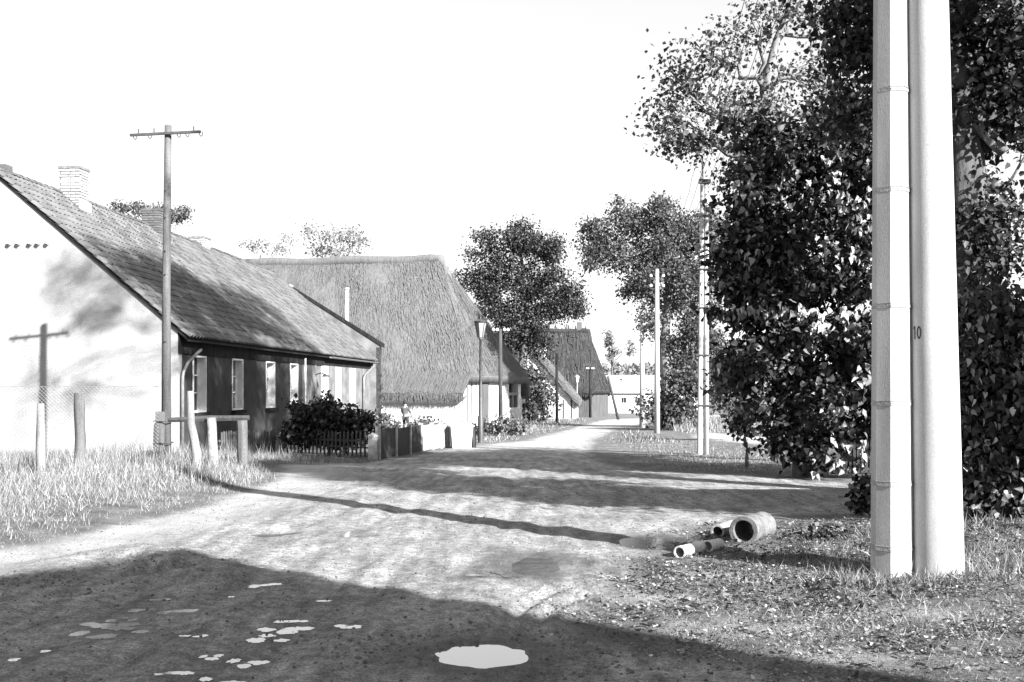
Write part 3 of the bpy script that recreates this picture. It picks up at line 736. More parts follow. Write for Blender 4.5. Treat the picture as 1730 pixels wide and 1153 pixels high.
# the big thatched barn
bz = float(base_z(60)); bx = (780 - CX) * 60 / F
barn = empty('thatched_barn', (bx, 60, bz), math.radians(-15), label='largest thatched barn with whitewashed walls beyond the tiled house', cat='barn')
W = 14.4; e0 = 1.22 - bz; rz0 = 9.75 - bz; hz = 2.85
yh, s_ = thatch_roof(barn, 17, W, e0, rz0, hz, 3.7, ns=46000, sl=.5, sw=.024)
mb = MB(); mb.box(-17, -.3, 0, .3, -.6, 2.2); mb.build('front_wall', M['plaster_white'], barn)
mb = MB(); mb.box(-17, -.3, W - .3, W, -.6, 1.7); mb.build('back_wall', M['plaster_white'], barn)
def barn_z(y): return min(hz - .15, e0 - .2 + (min(y, W - y) + .4) * s_)
mb = MB()
ys_ = [0, .6, 9.6]; 
mb.prism([(0, 0, -.6), (0, 0, barn_z(0)), (0, .8, barn_z(.8)), (0, 9.9, hz - .15), (0, 9.9, -.6)], (-.3, 0, 0)); mb.build('end_wall', M['plaster_white'], barn)
mb = MB(); mb.prism([(0, 9.9, -.6), (0, 9.9, .95), (0, 12.2, .95), (0, 12.2, -.6)], (-.3, 0, 0)); mb.box(-.3, 0, 12.2, 12.9, -.6, barn_z(12.5) - .1); mb.build('porch_wall', M['plaster_white'], barn)
mb = MB(); mb.box(-2.6, -2.5, 9.9, W - .3, -.6, hz); mb.build('porch_back', M['tar_wood'], barn)
mb = MB(); mb.box(-.2, .02, 9.9, 12.2, 1.75, 1.92); mb.build('porch_beam', M['pale_wood'], barn)
for y in (10.0, 11.0, 12.1):
    mb = MB(); mb.box(-.16, -.02, y - .07, y + .07, .95, 1.75 if y != 11.0 else 2.5); mb.build('porch_post', M['pale_wood'], barn)
for i, y in enumerate((.12, .9, 1.75, 2.6)):
    mb = MB(); mb.box(.002, .05, y, y + .09, -.3, barn_z(y) - .05); mb.build('timber_post', M['old_wood'], barn)
mb = MB(); mb.box(.004, .09, 3.2, 5.0, -.4, hz - .2); mb.build('barn_door', M['old_wood'], barn)
for k in range(6):
    mb2 = MB(); mb2.box(.092, .105, 3.22 + k * .295, 3.22 + k * .295 + .28, -.35, hz - .25); mb2.build('door_board', M['old_wood'], barn)

# white gabled cottage further on, thatch lit along its verge
def gable_cottage(name, label, Y, rx, rzp, ex, ez, gz, depth, rot, mtl, straw, wallm, ns, chim=None, thick=.4):
    """ridge runs away from the camera; gable faces it.  Half width from ridge to right eave"""
    hw = ex - rx; o = empty(name, (rx, Y, gz), rot, label=label, cat='cottage')
    rz_ = rzp - gz; e = ez - gz
    s = (rz_ - e) / hw
    ov = .35
    nr = norm_of((hw + ov, -ov, e - ov * s), (hw + ov, depth, e - ov * s), (0, depth, rz_)); nl = np.array((-nr[0], nr[1], nr[2]))
    A = (hw + ov, -ov, e - ov * s); B = (hw + ov, depth, e - ov * s); C = (0, depth, rz_); D = (0, -ov, rz_)
    A2, B2 = (-A[0], A[1], A[2]), (-B[0], B[1], B[2])
    parts = [thatch_grid(A, B, C, D, 30, 16, .2, 8, nr)[:2], thatch_grid(B2, A2, D, C, 30, 16, .2, 9, nl)[:2]]
    # thick verge facing the camera and eave skirts
    t = thick
    for q in ([A, D, (0, -ov, rz_ - t * 1.5), (A[0] - .1, -ov, A[2] - t)], [D, A2, (A2[0] + .1, -ov, A2[2] - t), (0, -ov, rz_ - t * 1.5)], [B, A, (A[0] - .1, -ov, A[2] - t), (B[0] - .1, depth, B[2] - t)],
              [(A[0] - .1, -ov, A[2] - t), (0, -ov, rz_ - t * 1.5), (0, depth, rz_ - t * 1.5), (B[0] - .1, depth, B[2] - t)], [(0, -ov, rz_ - t * 1.5), (A2[0] + .1, -ov, A2[2] - t), (B2[0] + .1, depth, B2[2] - t), (0, depth, rz_ - t * 1.5)]):
        parts.append((np.array(q, float), np.array([[0, 1, 2, 3]])))
    V, Q = join(parts); rf = link('thatch_roof', np_mesh('thatch_roof', V, Q), M[mtl], o)
    rng = np.random.default_rng(int(Y))
    S = [straws(A, B, C, D, ns, rng, nr, .8, .09, .1), straws(A2, B2, C, D, ns // 2, rng, nl, .8, .09, .1)]
    n = ns // 3; k = rng.random((n, 1)); pv = np.array(A) * (1 - k) + np.array(D) * k + np.array((0, -.02, -t)) * rng.random((n, 1))
    S.append(scatter(STRAW_V, STRAW_F, pv, np.tile(np.array(D) - np.array(A), (n, 1)) / hw + rng.normal(size=(n, 3)) * .15, np.tile(np.array((0, -1., 0)), (n, 1)), np.stack([np.full(n, .09), np.full(n, .7), np.full(n, .09)], 1)))
    V, Q = join(S); props(link('thatch_straw', np_mesh('thatch_straw', V, Q), M[straw], rf), kind='stuff')
    mb = MB(); mb.prism([(hw - .1, 0, -.8), (hw - .1, 0, e - .05), (0, 0, rz_ - t * 1.5 - .05), (-hw + .1, 0, e - .05), (-hw + .1, 0, -.8)], (0, .3, 0)); mb.build('gable_wall', M[wallm], o)
    mb = MB(); mb.box(hw - .4, hw - .1, .3, depth, -.8, e - .1); mb.box(-hw + .1, -hw + .4, .3, depth, -.8, e - .1); mb.build('side_wall', M[wallm], o)
    return o, hw, e, rz_
g95 = float(base_z(95))
cot, hw, e, rz_ = gable_cottage('thatched_cottage', 'small white cottage with sunlit thatched verge behind the dark pole', 95, 1.8, 5.1, 5.5, .75, g95, 11, math.radians(-5), 'thatch', 'thatch_straw', 'plaster_white', 1500)
mb = MB(); mb.box(-.35 + .8, .35 + .8, .8, 1.5, rz_ - 1.0, rz_ + .55); mb.build('chimney', M['plaster_white'], cot)
for x in (2.0, 2.6, 3.3):
    mb = MB(); mb.box(x, x + .12, -.03, -.002, -.3, e - .2); mb.build('timber_post', M['dark_wood'], cot)
mb = MB(); mb.box(.4, 1.2, -.04, -.003, .5, 1.6); w = mb.build('window', M['white_paint'], cot); mb = MB(); mb.box(.48, 1.12, -.05, -.042, .58, 1.52); mb.build('pane', M['glass'], w)
# darker thatched house behind it
g112 = float(base_z(112))
dk = empty('dark_thatched_house', (8.0, 110, g112), math.radians(-15), label='tall dark thatched house at the far bend of the road', cat='house')
yh2, s2 = thatch_roof(dk, 12, 9.4, 1.0 - g112, 7.7 - g112, 1.0 - g112 + .25, 1.3, over=.4, hipover=.3, ns=3500, sl=.9, sw=.1, mtl='thatch_dark', straw='thatch_straw_dark')
mb = MB(); mb.box(-12, 0, 0, 9.4, -.8, 2.3); mb.build('wall', M['old_wood'], dk)
for k in range(12):
    mb = MB(); mb.box(.002, .06, .05 + k * .78, .05 + k * .78 + .70, -.5, 2.3); mb.build('wall_plank', M['old_wood'], dk)
mb = MB(); mb.box(-3.2, -2.3, -.06, -.002, .7, 1.7); w = mb.build('window', M['dark_wood'], dk); mb = MB(); mb.box(-3.1, -2.4, -.07, -.062, .78, 1.62); mb.build('pane', M['glass'], w)
mb = MB(); mb.tube([(-2.2, 4.7, 8.2), (-2.2, 4.7, 9.9)], .35, 4, a0=math.pi / 4); mb.build('chimney', M['brick_dark'], dk)

# far white house with two windows
fz = float(base_z(150)); fh = empty('white_house', (18, 150, fz), 0, label='far white house with two small windows at the end of the road', cat='house')
ezf = .87 - fz; rzf = 2.65 - fz; hd = 7.0
holes = [(-3.05, -2.35), (-1.15, -.45)]
mb = MB(); x = -5
zs, zt = 1.35, 2.15
for a, b in holes:
    mb.box(x, a, 0, .3, -.8, ezf); mb.box(a, b, 0, .3, -.8, zs); mb.box(a, b, 0, .3, zt, ezf); x = b
mb.box(x, 8, 0, .3, -.8, ezf); mb.build('front_wall', M['plaster_white'], fh)
mb = MB(); mb.box(-5, 8, hd - .3, hd, -.8, ezf); mb.box(-5, -4.7, .3, hd - .3, -.8, ezf + .2); mb.box(7.7, 8, .3, hd - .3, -.8, ezf + .2); mb.build('side_wall', M['plaster_white'], fh)
mb = MB(); mb.prism([(-5.3, -.4, ezf - .08), (-5.3, hd / 2, rzf + .55), (-5.3, hd + .4, ezf - .08), (-5.3, hd + .4, ezf + .07), (-5.3, hd / 2, rzf + .7), (-5.3, -.4, ezf + .07)], (13.6, 0, 0)); mb.build('roof', M['concrete_old'], fh)
for a, b in holes:
    mb = MB(); mb.box(a, b, .08, .12, zs, zt); w = mb.build('window', M['white_paint'], fh)
    for k in range(2):
        m_ = a + .04 + k * (b - a - .04) / 2
        mb = MB(); mb.box(m_, m_ + (b - a - .12) / 2, .06, .078, zs + .05, zt - .05); mb.build('pane', M['glass'], w)
mb = MB(); mb.box(-2.75, -2.45, hd / 2 - 1.4, hd / 2 - 1.1, rzf - .3, rzf + .3); mb.build('chimney', M['brick_pale'], fh)

# ------------------------------------------------------------------ poles, lamps, fences
def gz(x, y): return float(H(np.array([x]), np.array([y]))[0])
# telegraph pole with crossarm
ty = 23.0; tx = (281 - CX) / F * ty; tz = gz(tx, ty)
tp = empty('telegraph_pole', (tx, ty, tz), 0, label='old wooden telegraph pole with a single crossarm by the pale gable', cat='telegraph pole')
top = at(284, 212, ty); hgt = top.z - tz
mb = MB(); mb.tube([(0, 0, -.4), (0, 0, hgt * .5), (top.x - tx, 0, hgt - .02), (top.x - tx, 0, hgt)], [.105, .09, .072, .06], 12, wob=.04, seed=4); mb.build('shaft', M['old_wood'], tp, True)
mb = MB(); mb.tube([(-.10, -.14, -.4), (-.09, -.135, 1.0)], [.105, .095], 8, wob=.1, seed=5); mb.build('stub', M['old_wood'], tp, True)
for z in (.35, .8):
    mb = MB(); mb.tube([(-.04 + .2 * math.cos(a), -.06 + .2 * math.sin(a), z) for a in np.linspace(0, 6.283, 14)], .012, 5); mb.build('wire_band', M['metal_dark'], tp)
ca = MB(); L_ = at(223, 231, ty); R_ = at(342, 225, ty); fr = -.12
lo = L_ - Vector((tx, ty, tz)); ro = R_ - Vector((tx, ty, tz)); ca.tube([(lo.x, fr, lo.z), (ro.x, fr, ro.z)], .035, 4, a0=math.pi / 4); cr = ca.build('crossarm', M['metal_dark'], tp)
for k, t in enumerate((.04, .12, .25, .34, .66, .78, .90, .97)):
    q = Vector((lo.x, fr, lo.z)).lerp(Vector((ro.x, fr, ro.z)), t)
    d = 1 if k in (1, 3, 6) else -1
    mb = MB()
    if d > 0: mb.tube([q, q + Vector((0, 0, .12))], .012, 5); mb.build('pin', M['metal_dark'], cr)
    else: mb.tube([q, q + Vector((.02, -.01, -.06)), q + Vector((.05, -.01, -.10)), q + Vector((.08, -.01, -.07)), q + Vector((.08, 0, 0))], .011, 5); mb.build('hook', M['metal_dark'], cr)
for zz in (.35, .55, .62, .72, .8):
    mb = MB(); mb.tube([(.0, -.085, hgt * zz), (.02, -.15, hgt * zz + .03)], .014, 5); mb.build('step_bolt', M['metal_dark'], tp)

# weathered posts in the long grass
def post(px0, py0, px1, py1, rpx, label, mtl='old_wood', seed=0, bend=(), rad=None, name='fence_post', cat='post', flat=False):
    x, y = P(px0, py0); z = gz(x, y); t = at(px1, py1, y); k = y / F
    n = 7; pts = []; rads = []
    rr_ = random.Random(seed)
    for i in range(n):
        a = i / (n - 1); off = 0
        for ba, bo in bend: off += bo * k * math.exp(-((a - ba) / .16) ** 2)
        pts.append(((t.x - x) * a + off, .015 * rr_.random(), -.35 + (t.z - z + .35) * a)); rads.append((rad[0] * (1 - a) + rad[1] * a if rad else rpx) * k)
    o = empty(name, (x, y, z), 0, label=label, cat=cat)
    mb = MB(); mb.tube(pts, rads, 10, wob=.16, seed=seed); mb.build('shaft', M[mtl], o, not flat)
    return o
post(70, 800, 68, 682, 9, 'pale split post leaning nearest the left edge in the dry grass', 'pale_wood', 1, rad=(10, 6))
sp_ = post(77, 765, 80, 678, 3, 'slim stake standing against the pale split post', 'old_wood', 2, rad=(4, 3))
post(133, 790, 134, 664, 9, 'knotted grey post with a swollen middle in front of the gable', 'old_wood', 3, bend=((.45, 2.5),), rad=(9, 8.5))
post(263, 776, 262, 716, 4, 'short dark stake just left of the telegraph pole foot', 'dark_wood', 4, rad=(4, 3))
post(330, 792, 322, 661, 7, 'crooked pale post taller than the rail beside it', 'pale_wood', 5, bend=((.35, 5), (.7, -3)), rad=(9, 5.5))
post(361, 788, 357, 706, 8, 'squat grey gate post carrying the middle of the rail', 'stone', 6, rad=(10, 7.5))
post(411, 788, 408, 705, 9, 'squat dark gate post carrying the right end of the rail', 'old_wood', 7, rad=(10, 9))
x, y = P(361, 788); a = at(285, 710, y + .1); b = at(421, 706, y + .1)
ro_ = MB(); m_ = (a + b) / 2; ro_.tube([a, m_ + Vector((0, 0, .01)), b], [.05, .06, .05], 6, wob=.3, seed=3)
props(ro_.build('rail', M['dark_wood'], None), 'rough horizontal rail laid across the squat gate posts', 'rail')

fa = Vector((-12.5, 21.6, 0)); fb = Vector(((268 - CX) / F * 22.4, 22.4, 0)); z0_ = gz(fb.x, fb.y)
wf = empty('wire_fence', (fb.x, fb.y, z0_), 0, label='sagging wire mesh fence strung between the old posts before the gable', cat='fence')
ztop = at(0, 653, 22).z - z0_; zbot = .05; Ld = (fa - fb).length; dd = (fa - fb) / Ld; stp = .075; hh_ = ztop - zbot
mb = MB()
for i in range(-int(hh_ / stp), int(Ld / stp)):
    for sg in (1, -1):
        t0 = i * stp if sg > 0 else i * stp + hh_; t1 = t0 + sg * hh_; za, zb_ = zbot, ztop
        if t0 < 0: za = zbot + (0 - t0) / (t1 - t0) * hh_; t0 = 0
        if t1 < 0: zb_ = zbot + (0 - t0) / (t1 - t0) * hh_; t1 = 0
        if t0 > Ld or t1 > Ld: continue
        A_ = dd * t0 + Vector((0, 0, za)); B_ = dd * t1 + Vector((0, 0, zb_)); mb.tube([A_, B_], .003, 3, caps=False)
props(mb.build('wire_mesh', M['metal_grey'], wf), kind='stuff')
mb = MB(); pts = [dd * (Ld * i / 30) + Vector((0, 0, ztop - .015 * math.sin(i * 1.9) ** 2)) for i in range(31)]; mb.tube(pts, .006, 5); mb.build('top_wire', M['metal_grey'], wf)

# the pair of big concrete poles in the right foreground
rx_, ry_ = P(1585, 968); by_ = ry_ + .05; bx_ = (1507 - CX) / F * by_; bzz = gz(bx_, by_)
bp_ = empty('octagonal_pole', (bx_, by_, bzz), 0, label='faceted banded concrete pole, left one of the near pair', cat='pole')
k = by_ / F; HT = 8.6
mb = MB(); mb.tube([(0, 0, -.5), (-.01, 0, HT)], [32.5 * k / math.cos(math.pi / 8), 22.5 * k / math.cos(math.pi / 8)], 8, a0=math.pi / 8); mb.build('shaft', M['concrete'], bp_)
for py in (150, 320, 517, 683, 820, 930):
    z = at(0, py, by_ - .15).z - bzz; r = (32.5 - 10 * z / HT) * k / math.cos(math.pi / 8) + .003
    mb = MB(); mb.tube([(0, 0, z - .013), (0, 0, z + .013)], r, 8, a0=math.pi / 8); mb.tube([(0, 0, z + .022), (0, 0, z + .027)], r, 8, a0=math.pi / 8)
    mb.build('band', M['concrete_old'], bp_)
rx_, ry_ = P(1585, 968); rz2 = gz(rx_, ry_)
rp_ = empty('round_pole', (rx_, ry_, rz2), 0, label='thick round concrete pole numbered 10, right one of the near pair', cat='pole')
k = ry_ / F
def rr_at(z): return (41.5 - 8.5 * z / 4.93) * k
def rx_at(z): return -19 * k * z / 4.93
zs_ = np.linspace(-.5, HT, 24)
mb = MB(); mb.tube([(rx_at(z), 0, z) for z in zs_], [rr_at(z) + .002 * random.random() for z in zs_], 32); mb.build('shaft', M['concrete'], rp_, True)
zc = at(0, 563, ry_).z - rz2; dh = .054
def wrap(a, z): r = rr_at(z) + .002; return (rx_at(z) + r * math.sin(a), -r * math.cos(a), z)
def glyph(segs, a0):
    mb = MB()
    for poly in segs: mb.add([wrap(a0 + u, zc + v) for u, v in poly], [tuple(range(len(poly)))])
    return mb
aw = .052 / rr_at(zc)
one = [[(0, -dh), (.26 * aw, -dh), (.26 * aw, dh), (0, dh)], [(-.28 * aw, dh * .45), (0, dh * .72), (0, dh), (-.28 * aw, dh * .7)]]
zero = []
for i in range(16):
    t0, t1 = 2 * math.pi * i / 16, 2 * math.pi * (i + 1) / 16
    f = lambda t, q: (.42 * aw * math.cos(t) * q, dh * math.sin(t) * (q if q == 1 else .72))
    zero.append([f(t0, .45), f(t0, 1), f(t1, 1), f(t1, .45)])
glyph(one, math.radians(-73)).build('numeral', M['print'], rp_); glyph(zero, math.radians(-58)).build('numeral', M['print'], rp_)

# slimmer pair further along the verge
dx, dy = P(1187, 769); dz = gz(dx, dy); k = dy / F
dp = empty('twin_pole', (dx, dy, dz), 0, label='pair of slim concrete poles strapped together on the verge', cat='pole')
hl = at(0, 300, dy).z - dz; hm = at(0, 262, dy).z - dz
mb = MB(); mb.tube([(-5.2 * k, 0, -.4), (-.5 * k, 0, hl)], [4.8 * k, 3.4 * k], 8); mb.build('shaft', M['concrete'], dp)
mb = MB(); mb.tube([(6.0 * k, .02, -.4), (7 * k, .02, hl - .15)], [4.8 * k, 3.8 * k], 10); mb.build('shaft', M['concrete'], dp, True)
mb = MB(); mb.tube([(0, -.02, hl - .3), (-.5 * k, -.02, hm)], [.035, .022], 8); mb.build('mast_tip', M['metal_grey'], dp)
for py in (365, 455, 520, 600, 685):
    z = at(0, py, dy).z - dz
    mb = MB(); mb.box(-12 * k, 13 * k, -6.2 * k, 6.2 * k, z - .012, z + .014); mb.build('band', M['metal_dark'], dp)
mb = MB(); mb.box(-6 * k, 13 * k, -.09, .09, hl - .16, hl - .06); mb.build('pole_head', M['metal_dark'], dp)
for py, s in ((447, 1), (478, 1), (445, -1)):
    z = at(0, py, dy).z - dz
    mb = MB(); mb.tube([(0, 0, z), (s * 14 * k, -.05, z + .02), (s * 15 * k, -.05, z - .1)], .02, 6); mb.build('bracket', M['metal_dark'], dp)
# single concrete poles
for (px, py, pt, rp0, rp1, lab) in ((1110, 733, 455, 5.2, 3.2, 'single slim concrete pole between the twin pole and the bend'),
                                  (1085, 723, 525, 5.0, 3.2, 'farthest concrete pole, in front of the far white house')):
    x, y = P(px, py); z = gz(x, y); k = y / F; h_ = at(0, pt, y).z - z
    o = empty('concrete_pole', (x, y, z), 0, label=lab, cat='pole', group='single concrete poles beside the road')
    mb = MB(); mb.tube([(0, 0, -.4), (0, 0, h_)], [rp0 * k, rp1 * k], 10); mb.build('shaft', M['concrete'], o, True)
    for s in (-1, 1):
        for zz in (.35, .8):
            mb = MB(); mb.tube([(0, -.02, h_ - zz - .1), (s * .28, -.02, h_ - zz - .1), (s * .28, -.02, h_ - zz + .02)], .02, 5); br = mb.build('bracket', M['metal_dark'], o)
            mb = MB(); mb.lathe([(0, .12), (.05, .10), (.07, .03), (.05, 0), (0, 0)], 8, Matrix.Translation((s * .28, -.02, h_ - zz))); mb.build('insulator', M['porcelain'], br)
# dark wooden utility poles on the left verge
for (px, py, pt, r, lab, arms) in ((846, 731, 556, 4.0, 'dark wooden pole with white insulators at the barn corner', 2), (941, 716, 597, 2.8, 'black wooden pole in front of the white cottage', 0),
                                   (997, 706, 622, 2.2, 'thin black pole before the dark thatched house', 1)):
    x, y = P(px, py); z = gz(x, y); k = y / F; h_ = at(0, pt, y).z - z
    o = empty('wooden_pole', (x, y, z), 0, label=lab, cat='pole', group='dark wooden poles along the left verge')
    mb = MB(); mb.tube([(0, 0, -.4), (-.02, 0, h_)], [r * k, r * k * .75], 8); mb.build('shaft', M['dark_wood'] if arms == 2 else M['tar_wood'], o, True)
    for s in ((-1, 1) if arms else ()):
        for j in range(2):
            xx = s * (.17 + .17 * j)
            mb = MB(); mb.tube([(0, -.05, h_ - .18), (xx, -.05, h_ - .18), (xx, -.05, h_ - .08)], .02, 5); br = mb.build('bracket', M['metal_dark'], o)
            mb = MB(); mb.lathe([(0, .14), (.05, .12), (.075, .04), (.05, 0), (0, 0)], 8, Matrix.Translation((xx, -.05, h_ - .10))); mb.build('insulator', M['porcelain'], br)
# leaning strut at the dark house
x, y = P(1046, 709); t = at(1027, 636, y); mb = MB(); mb.tube([(x, y, gz(x, y) - .3), t], [.13, .10], 8)
props(mb.build('leaning_strut', M['dark_wood'], None, True), 'long pole leaning against the right end of the dark thatched house', 'strut')
# street lamps
def lamp(px, py, pt, label, shaft, big):
    x, y = P(px, py); z = gz(x, y); h_ = at(0, pt, y).z - z
    o = empty('street_lamp', (x, y, z), 0, label=label, cat='street lamp', group='lantern street lamps on the left verge')
    mb = MB(); mb.lathe([(.10, -.3), (.10, .9), (.085, .95), (.06, 1.0), (.05, 2.4), (.045, h_ - .72), (.07, h_ - .70), (.07, h_ - .64), (0, h_ - .64)], 12); mb.build('post', M[shaft], o, True)
    zb = h_ - .64; zt = h_ - .10
    for i in range(6):
        a0 = 2 * math.pi * i / 6 + .2
        mb = MB(); mb.tube([(.10 * math.cos(a0), .10 * math.sin(a0), zb), (.21 * math.cos(a0), .21 * math.sin(a0), zt)], .012, 4); mb.build('lantern_rib', M[shaft], o)
    mb = MB(); mb.lathe([(.095, zb + .01), (.20, zt)], 6, Matrix.Rotation(.2, 4, 'Z')); mb.build('lantern_glass', M['grey_paint'] if big else M['white_paint'], o)
    mb = MB(); mb.lathe([(.23, zt), (.24, zt + .03), (.12, zt + .08), (.03, zt + .12), (.02, zt + .2), (0, zt + .2)], 12); mb.build('lantern_cap', M[shaft] if big else M['white_paint'], o, False)
lamp(812, 748, 540, 'nearest street lamp, dark post with a glazed lantern before the barn', 'metal_dark', True)
lamp(892, 711, 610, 'white street lamp in front of the bushes beyond the barn', 'metal_white', False)
lamp(975, 706, 635, 'farthest and shortest looking white street lamp by the cottage', 'metal_white', False)
# overhead wires from the twin pole to the big pole and back to the single pole
W0 = Vector((dx, dy, dz + hl)); W1 = Vector((bx_, by_, bzz + HT - .2)); x, y = P(1110, 733); W2 = Vector((x, y, gz(x, y) + 7.2))
for i, (s, d, nm) in enumerate(((-.28, 0, 'outermost left'), (-.12, -.15, 'inner left'), (.14, -.15, 'inner right'), (.32, 0, 'outermost right'))):
    pts = []
    for (A, B, n, sag) in ((W2, W0, 14, .35), (W0, W1, 20, .25)):
        for j in range(n + (1 if A is W0 else 0)):
            t_ = j / n; p = A.lerp(B, t_) + Vector((s * (1 if A is W0 else .8), 0, d - sag * 4 * t_ * (1 - t_))); pts.append(p)
    mb = MB(); mb.tube(pts, .006, 5)
    props(mb.build('overhead_wire', M['metal_dark'], None), 'overhead wire on the %s side of the twin pole' % nm, 'wire')

# picket fence, pillars, panel fence, white bin
def ground_pts(a, b, n): 
    return [((a[0] * (1 - i / n) + b[0] * i / n), (a[1] * (1 - i / n) + b[1] * i / n)) for i in range(n + 1)]
def pillar(px, py, pt, hw, mtl, label):
    x, y = P(px, py); z = gz(x, y); k = y / F; h_ = at(0, pt, y).z - z
    o = empty('fence_pillar', (x, y, z), .1, label=label, cat='pillar')
    w = hw * k
    mb = MB(); mb.add([(-w, -w, -.3), (w, -w, -.3), (w, w, -.3), (-w, w, -.3), (-w * .95, -w * .95, h_ - .05), (w * .95, -w * .95, h_ - .05), (w * .95, w * .95, h_ - .05), (-w * .95, w * .95, h_ - .05)],
                    [(0, 3, 2, 1), (0, 1, 5, 4), (1, 2, 6, 5), (2, 3, 7, 6), (3, 0, 4, 7), (4, 5, 6, 7)]); mb.build('shaft', M[mtl], o)
    mb = MB(); mb.lathe([(w * 1.5, h_ - .049), (w * 1.5, h_ - .01), (0, h_ + .06)], 4, Matrix.Rotation(math.pi / 4, 4, 'Z')); mb.build('cap', M[mtl], o)
    return x, y
A1 = pillar(474, 768, 734, 7, 'stone', 'small stone pillar at the left end of the picket run'); A2 = pillar(630, 777, 735, 8, 'concrete_old', 'white stone pillar where picket and panel fences meet')
def picket_fence(a, b, n, h, mtl, label, z_off=0.0, w=.055):
    o = empty('picket_fence', (a[0], a[1], gz(*a)), 0, label=label, cat='fence')
    z0 = gz(*a); d = Vector((b[0] - a[0], b[1] - a[1], 0)); ang = math.atan2(d.y, d.x)
    pk = MB(); pk.prism([(-w / 2, 0, 0), (w / 2, 0, 0), (w / 2, 0, h - .05), (0, 0, h), (-w / 2, 0, h - .05)], (0, .022, 0)); me = pk.mesh('picket'); me.materials.append(M[mtl])
    pr = random.Random(n)
    for i, (x, y) in enumerate(ground_pts(a, b, n)[0:]):
        if i in (0, n): continue
        q = link('picket', me, None, o, (x - a[0], y - a[1], gz(x, y) - z0 + z_off + .06 + .02 * (pr.random() - .5)), (0, .05 * (pr.random() - .5), ang)); q.scale = (1, 1, 1 + .06 * (pr.random() - .5))
    for zz in (.28, h - .18):
        e = (d.x, d.y, gz(*b) - z0 + zz + z_off); mb = MB(); nrm_ = Vector((-d.y, d.x, 0)).normalized() * .045
        mb.tube([Vector((0, 0, zz + z_off)) + nrm_, Vector(e) + nrm_], .03, 4, a0=math.pi / 4); mb.build('fence_rail', M[mtl], o)
picket_fence((A1[0] + .08, A1[1]), (A2[0] - .1, A2[1]), 22, .62, 'dark_wood', 'dark picket fence in front of the big rose bush')
xl, yl = P(300, 772)
picket_fence((xl, 27.3), (A1[0] - .12, A1[1] + .1), 26, .60, 'old_wood', 'weathered picket fence behind the squat gate posts')
B0 = (A2[0] + .12, A2[1] + .05); B1 = P(757, 756)
pf = empty('panel_fence', (B0[0], B0[1], gz(*B0)), 0, label='low fence of square panels running from the pillar to the bin', cat='fence')
pp = [0, .20, .385, .55, .72, .87, 1.0]; z0 = gz(*B0)
def bl(t): return (B0[0] * (1 - t) + B1[0] * t, B0[1] * (1 - t) + B1[1] * t)
dv = Vector((B1[0] - B0[0], B1[1] - B0[1], 0)).normalized(); nv_ = Vector((dv.y, -dv.x, 0)); angp = math.atan2(dv.y, dv.x)
for i, t in enumerate(pp):
    x, y = bl(t); mb = MB(); mb.box(-.055, .055, -.055, .055, -.3, .80); mb.build('post', M['concrete_old'], pf, loc=(x - B0[0], y - B0[1], gz(x, y) - z0), rot=(0, 0, angp))
    if i:
        xa, ya = bl(pp[i - 1]); L_ = math.hypot(x - xa, y - ya) - .115; xm, ym = (x + xa) / 2, (y + ya) / 2
        mb = MB(); mb.box(-L_ / 2, L_ / 2, -.02, .02, .02, .74)
        dzr = gz(xm, ym) - z0
        mb.build('panel', M['plaster_shaded'] if i < 4 else M['concrete_old'], pf, loc=(xm - B0[0], ym - B0[1], dzr), rot=(0, 0, angp))  # first three panels coloured dark for the shade over them
x, y = P(779, 757); z = gz(x, y)
bn = empty('white_bin', (x, y, z), .15, label='large white bin narrowing to its base at the end of the panel fence', cat='bin')
mb = MB(); q = [(-.30, -.28), (.30, -.28), (.30, .28), (-.30, .28)]
vs = [(a * .92, b * .92, -.02) for a, b in q] + [(a * 1.12, b * 1.12, .66) for a, b in q]; mb.add(vs, [(3, 2, 1, 0), (0, 1, 5, 4), (1, 2, 6, 5), (2, 3, 7, 6), (3, 0, 4, 7)]); mb.build('tub', M['metal_white'], bn)
mb = MB(); mb.box(-.37, .37, -.34, .34, .661, .71); mb.build('rim', M['metal_white'], bn)
mb = MB(); mb.add([(-.34, -.31, .711), (.34, -.31, .711), (.34, .31, .711), (-.34, .31, .711), (-.22, -.2, .79), (.22, -.2, .79), (.22, .2, .79), (-.22, .2, .79)], [(0, 1, 5, 4), (1, 2, 6, 5), (2, 3, 7, 6), (3, 0, 4, 7), (4, 5, 6, 7)]); mb.build('lid', M['metal_white'], bn)
mb = MB(); mb.tube([(-.1, -.30, .72), (-.1, -.33, .76), (.1, -.33, .76), (.1, -.30, .72)], .015, 6); mb.build('handle', M['metal_grey'], bn)
for (px, lab) in ((751, 'dark stake just left of the white bin'), (800, 'grey stake just right of the white bin')):
    x, y = P(px, 757); z = gz(x, y); mb = MB(); mb.tube([(x, y + .3, z - .3), (x, y + .3, z + .75)], [.07, .06], 8, wob=.1)
    props(mb.build('stake', M['dark_wood'], None, True), lab, 'stake')

